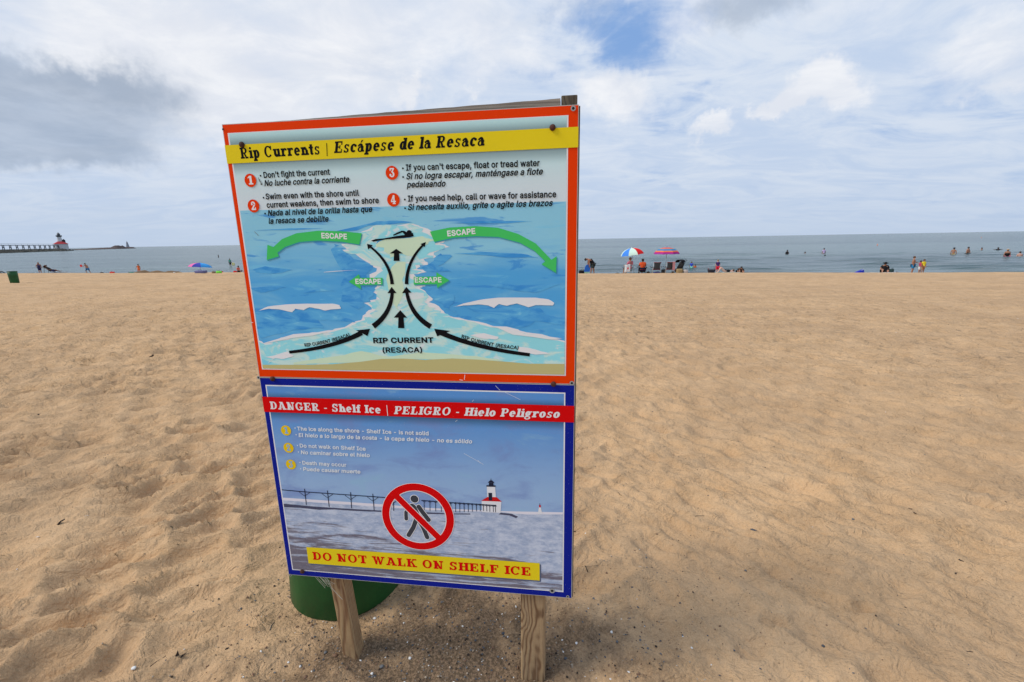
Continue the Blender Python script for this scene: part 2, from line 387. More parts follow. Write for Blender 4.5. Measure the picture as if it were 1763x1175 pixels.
# ==================================================================== the sign
AZ = math.radians(-7.5168)
SO = Vector((-.88744, 1.5, 0)); SZ = EYE+.36569; SW, SH = 1.0949, 1.6225
sd_ = Vector((math.cos(AZ), math.sin(AZ), 0)); sn_ = Vector((-math.sin(AZ), math.cos(AZ), 0))
def sp(px, py, off=0.0):
    """point of the sign face (local x along the board, z up) seen at a spot of the photograph"""
    d = ray(px, py); o = Vector((0, 0, EYE)); A = SO+sn_*off
    k = (A-o).dot(sn_)/d.dot(sn_); P = o+d*k
    return ((P-SO).dot(sd_), P.z)
ZM = {1: (370, 150, .21277), 2: (680, 150, .21277), 3: (400, 370, .24682), 4: (700, 370, .24682), 5: (430, 640, .17868), 6: (720, 640, .17868), 7: (460, 820, .18729), 8: (720, 820, .18722)}
def zz(k, x, y): o = ZM[k]; return sp(o[0]+x*o[2], o[1]+y*o[2])
def zp(k, pts): return [zz(k, *q) for q in pts]
sign = tag(empty('warning_sign', SO, AZ), 'large beach safety board with orange and blue bordered panels on two wooden posts', 'sign')

def printmat(name, color, rough=.42, speck=.12, extra=None):
    M = bpy.data.materials.new(name); M.use_nodes = True; t = NT(M.node_tree); p = t.n['Principled BSDF']
    co = t.new('ShaderNodeTexCoord').outputs['Object']
    c = color
    if extra: c = extra(t, co)
    c = t.mix(t.step(t.noise(co, 5, 6, .65), .40, .72, 0, .16), c, t.vm('SCALE', c, scale=.80) if isinstance(c, bpy.types.NodeSocket) else tuple(q*.80 for q in c))
    if speck:
        c = t.mix(t.step(t.noise(co, 310, 2, .6), .68, .76, 0, speck*3), c, (.75, .72, .66))
        c = t.mix(t.step(t.noise(co, 60, 6, .8), .70, .76, 0, speck*2), c, (.70, .67, .62))
    t.put(p.inputs['Base Color'], c); t.put(p.inputs['Roughness'], rough); t.put(p.inputs['Specular IOR Level'], .05)
    return M
def A(r, g, b, k=1.0): return tuple(min(.85, v*k) for v in lin(r, g, b))
K = 1.30
ORANGE = printmat('orange_print', A(228, 56, 4, K), speck=.07)
NAVY = printmat('navy_print', A(16, 30, 128, K), speck=.16)
YELLOW = printmat('yellow_print', A(218, 190, 30, K), speck=.03)
RED = printmat('red_print', A(196, 8, 12, K), speck=.05)
WHITE = printmat('white_print', A(214, 218, 218, K), speck=0)
BLACK = printmat('black_print', (.008, .008, .010), .35, speck=.0)
GREEN = printmat('green_print', A(66, 182, 92, K), speck=.0)
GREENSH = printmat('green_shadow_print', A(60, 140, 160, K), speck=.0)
YDISC = printmat('yellow_disc_print', A(212, 180, 20, K), speck=.05)
PALETXT = printmat('pale_lettering_print', A(206, 216, 222, K), speck=0)
DKGREY = printmat('grey_print', A(60, 62, 68, K), speck=0)
def _skypanel(t, co):
    z = t.sep(co)[2]
    zt, zb = sp(680, 238)[1], sp(680, 268)[1]
    c = t.mix(t.step(z, sp(680, 350)[1], zt), A(196, 208, 212, K), A(176, 212, 222, K))
    z1 = sp(394, 251)[1]; z2 = sp(389, 283)[1]                        # printed soft edge of the title band
    up = t.step(z, z1+.035, z1, 0, .62); up = t.m('MULTIPLY', up, t.m('GREATER_THAN', z, (z1+z2)/2))
    dn = t.step(z, z2-.042, z2, 0, .55); dn = t.m('MULTIPLY', dn, t.m('LESS_THAN', z, (z1+z2)/2))
    c = t.mix(up, c, (.09, .12, .13)); c = t.mix(dn, c, (.10, .13, .14)); return c
PSKY = printmat('pale_sky_print', None, speck=.02, extra=_skypanel)
def _water(t, co):
    z = t.sep(co)[2]
    ztop, zbot = sp(700, 355)[1], sp(700, 600)[1]
    n = t.noise(t.mapping(co, scale=(3.2, 1, 17)), 1.6, 5, .6, .7)
    n2 = t.noise(t.mapping(co, scale=(2.0, 1, 9)), 1.3, 3, .6, 1.2)
    g = t.m('ADD', t.step(z, ztop, ztop-.30), t.m('MULTIPLY', t.m('SUBTRACT', n2, .5), 1.5))
    c = t.mix(t.step(g, .1, 1.1), A(132, 188, 208, K), A(78, 154, 204, K))
    c = t.mix(t.step(n, .57, .64, 0, .75), c, A(58, 132, 196, K)); c = t.mix(t.step(n, .42, .34, 0, .45), c, A(112, 184, 212, K)); return c
PWATER = printmat('painted_water_print', None, speck=0, extra=_water)
def _shallow(t, co):
    n = t.noise(t.mapping(co, scale=(4, 1, 8)), 2.2, 4, .6, 1.0); n2 = t.noise(t.mapping(co, scale=(5, 1, 11)), 3.1, 4, .6, 1.0)
    c = t.mix(t.step(n, .46, .58), A(138, 204, 212, K), A(184, 218, 204, K))
    c = t.mix(t.step(n2, .60, .66, 0, .8), c, A(205, 222, 222, K)); c = t.mix(t.step(n2, .36, .30, 0, .7), c, A(112, 186, 214, K)); return c
PSHALL = printmat('painted_shallow_print', None, speck=0, extra=_shallow)
PLIME = printmat('painted_lime_print', A(190, 216, 182, K), speck=0)
PAQUA = printmat('painted_aqua_print', A(112, 188, 208, K), speck=0)
def _deep(t, co):
    n = t.noise(t.mapping(co, scale=(3.5, 1, 14)), 2.4, 5, .62, 1.0)
    c = t.mix(t.step(n, .35, .60), A(58, 134, 196, K), A(88, 162, 206, K)); return t.mix(t.step(n, .60, .68, 0, .7), c, A(118, 184, 212, K))
PDEEP = printmat('painted_deep_print', None, speck=0, extra=_deep)
PSAND = printmat('painted_sand_print', A(178, 170, 116, K), speck=.03)
PFOAM = printmat('painted_foam_print', A(212, 216, 218, K), speck=0)
def _winter(t, co):
    z = t.sep(co)[2]
    ztop, zhor = sp(700, 690)[1], sp(700, 865)[1]
    n = t.noise(t.mapping(co, scale=(2.0, 1, 5)), 2.3, 6, .6, .5)
    c = t.mix(t.step(z, zhor, ztop), A(140, 168, 200, K), A(84, 136, 194, K))
    c = t.mix(t.step(n, .45, .68, 0, .7), c, A(110, 130, 178, K)); c = t.mix(t.step(n, .42, .30, 0, .45), c, A(134, 174, 196, K))
    z1 = sp(447, 684)[1]; z2 = sp(450.5, 710)[1]
    up = t.m('MULTIPLY', t.step(z, z1+.026, z1, 0, .55), t.m('GREATER_THAN', z, (z1+z2)/2))
    dn = t.m('MULTIPLY', t.step(z, z2-.034, z2, 0, .6), t.m('LESS_THAN', z, (z1+z2)/2))
    c = t.mix(up, c, (.03, .07, .10)); c = t.mix(dn, c, (.03, .07, .10)); return c
WSKY = printmat('winter_sky_print', None, speck=.12, extra=_winter)
def _snow(t, co):
    x, y, z = t.sep(co)
    zt, zb = sp(560, 880)[1], sp(560, 985)[1]
    d = t.m('DIVIDE', t.m('SUBTRACT', zt, z), zt-zb)
    dl = t.m('ADD', d, t.m('MULTIPLY', t.m('SUBTRACT', .5, x), .55))       # browner towards the lower left
    n = t.noise(t.mapping(co, scale=(2.2, 1, 26)), 2.0, 8, .68, .5)
    m_ = t.noise(t.mapping(co, scale=(5, 1, 12)), 3.4, 8, .76)
    c = t.mix(t.step(m_, .34, .66), A(136, 152, 178, K), A(184, 192, 206, K))
    thr = t.m('SUBTRACT', .62, t.m('MULTIPLY', dl, .24))
    f = t.m('MULTIPLY', t.m('SUBTRACT', n, thr), 11, clamp=True)
    c = t.mix(t.m('MULTIPLY', f, .80), c, A(88, 74, 80, K))
    bx = t.noise(t.mapping(co, scale=(1, 1, 1.5)), 46, 5, .75); clump = t.step(t.noise(t.mapping(co, scale=(1, 1, 2)), 7, 3), .45, .62)
    rub = t.m('MULTIPLY', t.m('MULTIPLY', t.step(bx, .60, .68, 0, .6), t.step(d, .8, .1)), clump)
    return t.mix(rub, c, A(98, 96, 122, K))
WSNOW = printmat('winter_snow_print', None, speck=.10, extra=_snow)
WDARK = printmat('winter_dark_print', A(34, 38, 56, K), speck=.0)
WPIER = printmat('winter_pier_print', A(70, 72, 92, K), speck=.1)
WICE = printmat('winter_ice_print', A(206, 204, 212, K), speck=0)
WROOF = printmat('winter_roof_print', A(186, 28, 30, K), speck=0)
WWALL = printmat('winter_wall_print', A(206, 208, 212, K), speck=0)
RUST = mat('rusty_steel', (.075, .028, .018), .8, .3, .4, 60, .001)
HOLE = mat('dark_hole', (.01, .01, .012), .9)

_lay = [0.0]
class Print:
    """flat print laid on the panel as thin sheets, each a hair above the one below"""
    def __init__(s, name, material, parent, lay): s.v = []; s.f = []; s.name = name; s.m = material; s.par = parent; s.lay = lay; s.k = 0
    def yy(s):
        s.k += 1; return -(s.lay*.00022)-s.k*.0000035
    def poly(s, pts):
        y = s.yy(); b = len(s.v)
        q = [(a[0], y, a[1]) for a in pts]
        tri = tessellate_polygon([[Vector((a[0], a[1], 0)) for a in pts]])
        s.v += q
        for tr in tri:
            A_, B_, C_ = [pts[i] for i in tr]
            cr = (B_[0]-A_[0])*(C_[1]-A_[1])-(B_[1]-A_[1])*(C_[0]-A_[0])
            s.f.append(tuple(b+i for i in (tr if cr > 0 else tr[::-1])))
        return s
    def quad(s, *px): return s.poly([sp(*a) for a in px])
    def ring(s, c, ro, ri, n=40):
        y = s.yy(); b = len(s.v)
        for k in range(n):
            g = 2*math.pi*k/n
            s.v.append((c[0]+ro*math.cos(g), y, c[1]+ro*math.sin(g))); s.v.append((c[0]+ri*math.cos(g), y, c[1]+ri*math.sin(g)))
        for k in range(n):
            i = b+2*k; j = b+2*((k+1) % n); s.f.append((i, j, j+1, i+1))
        return s
    def disc(s, c, r, n=28):
        return s.poly([(c[0]+r*math.cos(2*math.pi*k/n), c[1]+r*math.sin(2*math.pi*k/n)) for k in range(n)])
    def line(s, pts, wd):
        n = len(pts); L = []; R = []
        ws = wd if isinstance(wd, (list, tuple)) else [wd]*n
        for i, q in enumerate(pts):
            a = pts[max(i-1, 0)]; b = pts[min(i+1, n-1)]; dx, dy = b[0]-a[0], b[1]-a[1]; l = math.hypot(dx, dy) or 1
            nx, ny = -dy/l*ws[i]/2, dx/l*ws[i]/2
            L.append((q[0]+nx, q[1]+ny)); R.append((q[0]-nx, q[1]-ny))
        y = s.yy(); b = len(s.v)
        for a, c_ in zip(L, R): s.v.append((a[0], y, a[1])); s.v.append((c_[0], y, c_[1]))
        for i in range(n-1): s.f.append((b+2*i, b+2*i+1, b+2*i+3, b+2*i+2))
        return s
    def build(s):
        return mesh(s.name, s.v, s.f, s.m, s.par)
    def split(s):
        """each separate painted shape its own piece"""
        par = list(range(len(s.v)))
        def fd(a):
            while par[a] != a: par[a] = par[par[a]]; a = par[a]
            return a
        for q in s.f:
            for i in q[1:]: par[fd(i)] = fd(q[0])
        G_ = {}
        for q in s.f: G_.setdefault(fd(q[0]), []).append(q)
        for fs in G_.values():
            ix = sorted({i for q in fs for i in q}); mp = {a: b for b, a in enumerate(ix)}
            mesh(s.name, [s.v[i] for i in ix], [tuple(mp[i] for i in q) for q in fs], s.m, s.par)

# ---- slab-serif letters drawn as overlapping strokes (units: capital height = 1)
def arc(cx, cy, rx, ry, tx, ty, a0, a1, n=14):
    o = [(cx+rx*math.cos(math.radians(a0+(a1-a0)*i/n)), cy+ry*math.sin(math.radians(a0+(a1-a0)*i/n))) for i in range(n+1)]
    i_ = [(cx+(rx-tx)*math.cos(math.radians(a0+(a1-a0)*i/n)), cy+(ry-ty)*math.sin(math.radians(a0+(a1-a0)*i/n))) for i in range(n+1)]
    return ('S', o, i_)
def R_(a, b, c, d): return ('P', [(a, b), (c, b), (c, d), (a, d)])
def P_(*p): return ('P', list(p))
def dot(cx, cy, r): return ('P', [(cx+r*math.cos(k*math.pi/6), cy+r*math.sin(k*math.pi/6)) for k in range(12)])
T, F_, O_ = .258, .155, .082
def st(x, y0, y1, b=(1, 1), tp=(1, 1)):
    r = [R_(x, y0, x+T, y1)]
    if b: r.append(R_(x-O_*b[0], y0, x+T+O_*b[1], y0+F_))
    if tp: r.append(R_(x-O_*tp[0], y1-F_, x+T+O_*tp[1], y1))
    return r
X_ = .71
def bowl(cx, rx=.30, y0=-.02, y1=X_+.02, a0=0, a1=360): return arc(cx, (y0+y1)/2, rx, (y1-y0)/2, T*.98, F_, a0, a1, 22)
G = {}
G['i'] = (st(.09, 0, X_, (1, 1), (1, 0))+[dot(.18, .90, .115)], .36)
G['l'] = (st(.09, 0, 1.0, (1, 1), (1, 0)), .36)
G['r'] = (st(.09, 0, X_, (1, 1.2), (1, 0))+[arc(.46, .42, .22, .31, .15, .13, 60, 178, 10), dot(.54, .60, .105)], .62)
G['n'] = (st(.09, 0, X_, (1, .8), (1, 0))+[arc(.42, .44, .235, .29, T, .13, 0, 165, 12)]+st(.47, 0, .46, (.7, 1), None), .76)
G['h'] = (st(.09, 0, 1.0, (1, .8), (1, 0))+[arc(.42, .44, .235, .29, T, .13, 0, 165, 12)]+st(.47, 0, .46, (.7, 1), None), .76)
G['u'] = (st(.09, .25, X_, None, (1, 0))+[arc(.34, .27, .25, .29, T, .13, 180, 350, 12)]+st(.46, 0, X_, (0, 1), (1, 0)), .76)
G['p'] = (st(.09, -.28, X_, (1, 1), (1, 0))+[bowl(.40, .29)], .72)
G['d'] = ([bowl(.33, .29)]+st(.42, 0, 1.0, (0, 1), (1, 0)), .70)
G['e'] = ([bowl(.34, .31, a0=0, a1=322), R_(.12, .31, .63, .42)], .68)
G['c'] = ([bowl(.34, .31, a0=48, a1=318), dot(.52, .55, .115)], .64)
G['o'] = ([bowl(.34, .32)], .70)
G['a'] = ([arc(.30, .22, .25, .24, .16, .10, 0, 360, 18), arc(.30, .46, .24, .27, T, .12, 0, 155, 10), dot(.14, .54, .095)]+st(.36, 0, .48, (0, 1), None), .68)
G['á'] = (G['a'][0]+[P_((.27, .78), (.37, .78), (.52, 1.0), (.36, 1.0))], .68)
G['s'] = ([arc(.28, .525, .22, .205, .16, .115, 20, 270, 12), arc(.28, .19, .24, .21, .16, .115, -165, 92, 12), R_(.44, .50, .52, .70), R_(.04, 0, .12, .22)], .58)
G['t'] = ([R_(.13, .12, .13+T, .92), R_(.01, X_-F_, .46, X_), arc(.30, .17, .17, .19, .15, .12, 180, 345, 10)], .50)
G['f'] = (st(.13, 0, .80, (1, 1.2), None)+[R_(.01, X_-F_, .46, X_), arc(.36, .76, .23, .26, T, .12, 40, 180, 10), dot(.46, .90, .09)], .50)
G['g'] = ([bowl(.31, .27, .14, X_+.02), arc(.33, -.08, .31, .21, .15, .11, 0, 360, 20), P_((.10, .20), (.25, .16), (.20, .05), (.08, .07)), R_(.48, X_-.12, .70, X_)], .70)
def cs(x, b=(1, 1), tp=(1, 1)): return st(x, 0, 1, b, tp)
G['R'] = (cs(.10, (1, 1.2), (1, 0))+[R_(.2, .90-.02, .50, 1), R_(.2, .44, .50, .56), arc(.48, .72, .28, .28, .20, .12, -90, 90, 12), P_((.36, .50), (.54, .50), (.74, .05), (.55, .05)), R_(.52, 0, .86, F_)], .90)
G['P'] = (cs(.10, (1, 1.2), (1, 0))+[R_(.2, .88, .50, 1), R_(.2, .40, .50, .52), arc(.48, .70, .29, .30, .20, .12, -90, 90, 12)], .82)
G['D'] = (cs(.10, (1, 0), (1, 0))+[R_(.2, .88, .42, 1), R_(.2, 0, .42, .12), arc(.40, .5, .43, .50, .21, .12, -90, 90, 16)], .90)
G['C'] = ([arc(.46, .5, .42, .52, .22, .12, 40, 322, 20), R_(.70, .62, .82, 1.0)], .90)
G['G'] = ([arc(.46, .5, .42, .52, .22, .12, 40, 340, 20), R_(.70, .64, .82, 1.0), R_(.66, .08, .86, .44), R_(.50, .36, .94, .46)], .98)
G['O'] = ([arc(.46, .5, .43, .52, .22, .12, 0, 360, 26)], .93)
G['E'] = (cs(.10, (1, 0), (1, 0))+[R_(.2, .88, .76, 1), R_(.2, 0, .78, .12), R_(.2, .45, .56, .56), R_(.66, .68, .76, 1), R_(.68, 0, .78, .33), R_(.50, .34, .59, .67)], .86)
G['F'] = (cs(.10, (1, 1.3), (1, 0))+[R_(.2, .88, .76, 1), R_(.2, .45, .56, .56), R_(.66, .68, .76, 1), R_(.50, .34, .59, .67)], .82)
G['S'] = ([arc(.38, .73, .29, .29, .21, .12, 10, 268, 14), arc(.38, .27, .32, .29, .21, .12, -170, 92, 14), R_(.60, .66, .70, 1.0), R_(.05, 0, .15, .34)], .78)
G['I'] = (cs(.12, (1.3, 1.3), (1.3, 1.3)), .42)
G['L'] = (cs(.10, (1, 0), (1, 1.2))+[R_(.2, 0, .74, .12), R_(.63, 0, .74, .36)], .80)
G['H'] = (cs(.10)+cs(.60)+[R_(.2, .44, .7, .56)], .92)
G['N'] = (cs(.12, (1, 1), (1.2, 0))+[P_((.08, 1), (.32, 1), (.80, 0), (.58, 0)), R_(.68, 0, .80, 1), R_(.56, 1-F_, .92, 1)], .96)
G['A'] = ([P_((.36, 1), (.54, 1), (.28, .05), (.13, .05)), P_((.38, 1), (.60, 1), (.90, .05), (.66, .05)), R_(.25, .26, .72, .37), R_(.02, 0, .38, F_), R_(.56, 0, 1.0, F_), R_(.22, 1-F_*.9, .5, 1)], 1.0)
G['T'] = (cs(.34, (1.3, 1.3), None)+[R_(.04, .88, .82, 1), R_(.04, .66, .14, 1), R_(.72, .66, .82, 1)], .86)
G['K'] = (cs(.10)+[P_((.25, .36), (.30, .55), (.66, .95), (.80, .95)), P_((.38, .62), (.54, .66), (.84, .05), (.62, .05)), R_(.54, 1-F_, .92, 1), R_(.52, 0, .94, F_)], .96)
G['W'] = ([P_((.10, .95), (.32, .95), (.48, 0), (.30, 0)), P_((.52, 1), (.60, 1), (.44, 0), (.32, 0)), P_((.50, 1), (.68, 1), (.84, 0), (.66, 0)), P_((.98, .95), (1.10, .95), (.84, 0), (.70, 0)), R_(.0, 1-F_, .40, 1), R_(.86, 1-F_, 1.2, 1), R_(.46, 1-F_, .7, 1)], 1.22)
G['-'] = ([R_(.10, .32, .42, .44)], .52)
G['1'] = (cs(.22, (1.6, 1.6), None)+[P_((.22, 1), (.22, .80), (.02, .70), (.02, .82))], .6)
G['2'] = ([arc(.33, .70, .30, .31, .21, .13, -10, 165, 12), dot(.16, .68, .12), P_((.40, .62), (.62, .62), (.30, .16), (.04, .14)), R_(.04, 0, .66, .18), R_(.54, 0, .66, .32)], .7)
G['3'] = ([R_(.10, .86, .62, 1), R_(.08, .70, .20, 1), P_((.46, .88), (.62, .88), (.42, .56), (.24, .56)), arc(.32, .31, .32, .32, .21, .13, -170, 95, 14), dot(.14, .26, .12)], .68)
G['4'] = ([R_(.36, 0, .56, 1), R_(.02, .22, .72, .36), P_((.36, 1), (.46, .88), (.16, .34), (.02, .34)), R_(.26, 0, .66, .12)], .76)
G[' '] = ([], .34)

def frame2(p0, p1):
    """origin, x axis, y axis from a baseline given on the board"""
    dx, dy = p1[0]-p0[0], p1[1]-p0[1]; l = math.hypot(dx, dy); return l, (dx/l, dy/l), (-dy/l, dx/l)
def slab(pr, s, p0, p1, h, italic=0, track=.07):
    wd = sum(G[ch][1]+track for ch in s)-track
    l, ex, ey = frame2(p0, p1); kx = l/wd
    x = 0; vv_, ff_ = pr.v, pr.f; pr.v, pr.f = [], []
    def flush():
        if pr.f and ' ' in s: mesh(pr.name, pr.v, pr.f, pr.m, pr.par); pr.v, pr.f = [], []
    def tr(q): 
        a = (x+q[0]+italic*q[1])*kx; b = q[1]*h
        return (p0[0]+ex[0]*a+ey[0]*b, p0[1]+ex[1]*a+ey[1]*b)
    for ch in s:
        for pm_ in G[ch][0]:
            if pm_[0] == 'P': pr.poly([tr(q) for q in pm_[1]])
            else:
                y = pr.yy(); b = len(pr.v); n = len(pm_[1])
                for q in pm_[1]: a = tr(q); pr.v.append((a[0], y, a[1]))
                for q in pm_[2]: a = tr(q); pr.v.append((a[0], y, a[1]))
                pr.f += [(b+i, b+i+1, b+n+i+1, b+n+i) for i in range(n-1)]
        x += G[ch][1]+track
        if ch == ' ': flush()
    flush()
    if pr.f: b = len(vv_); vv_ += pr.v; ff_ += [tuple(b+i for i in q) for q in pr.f]
    pr.v, pr.f = vv_, ff_
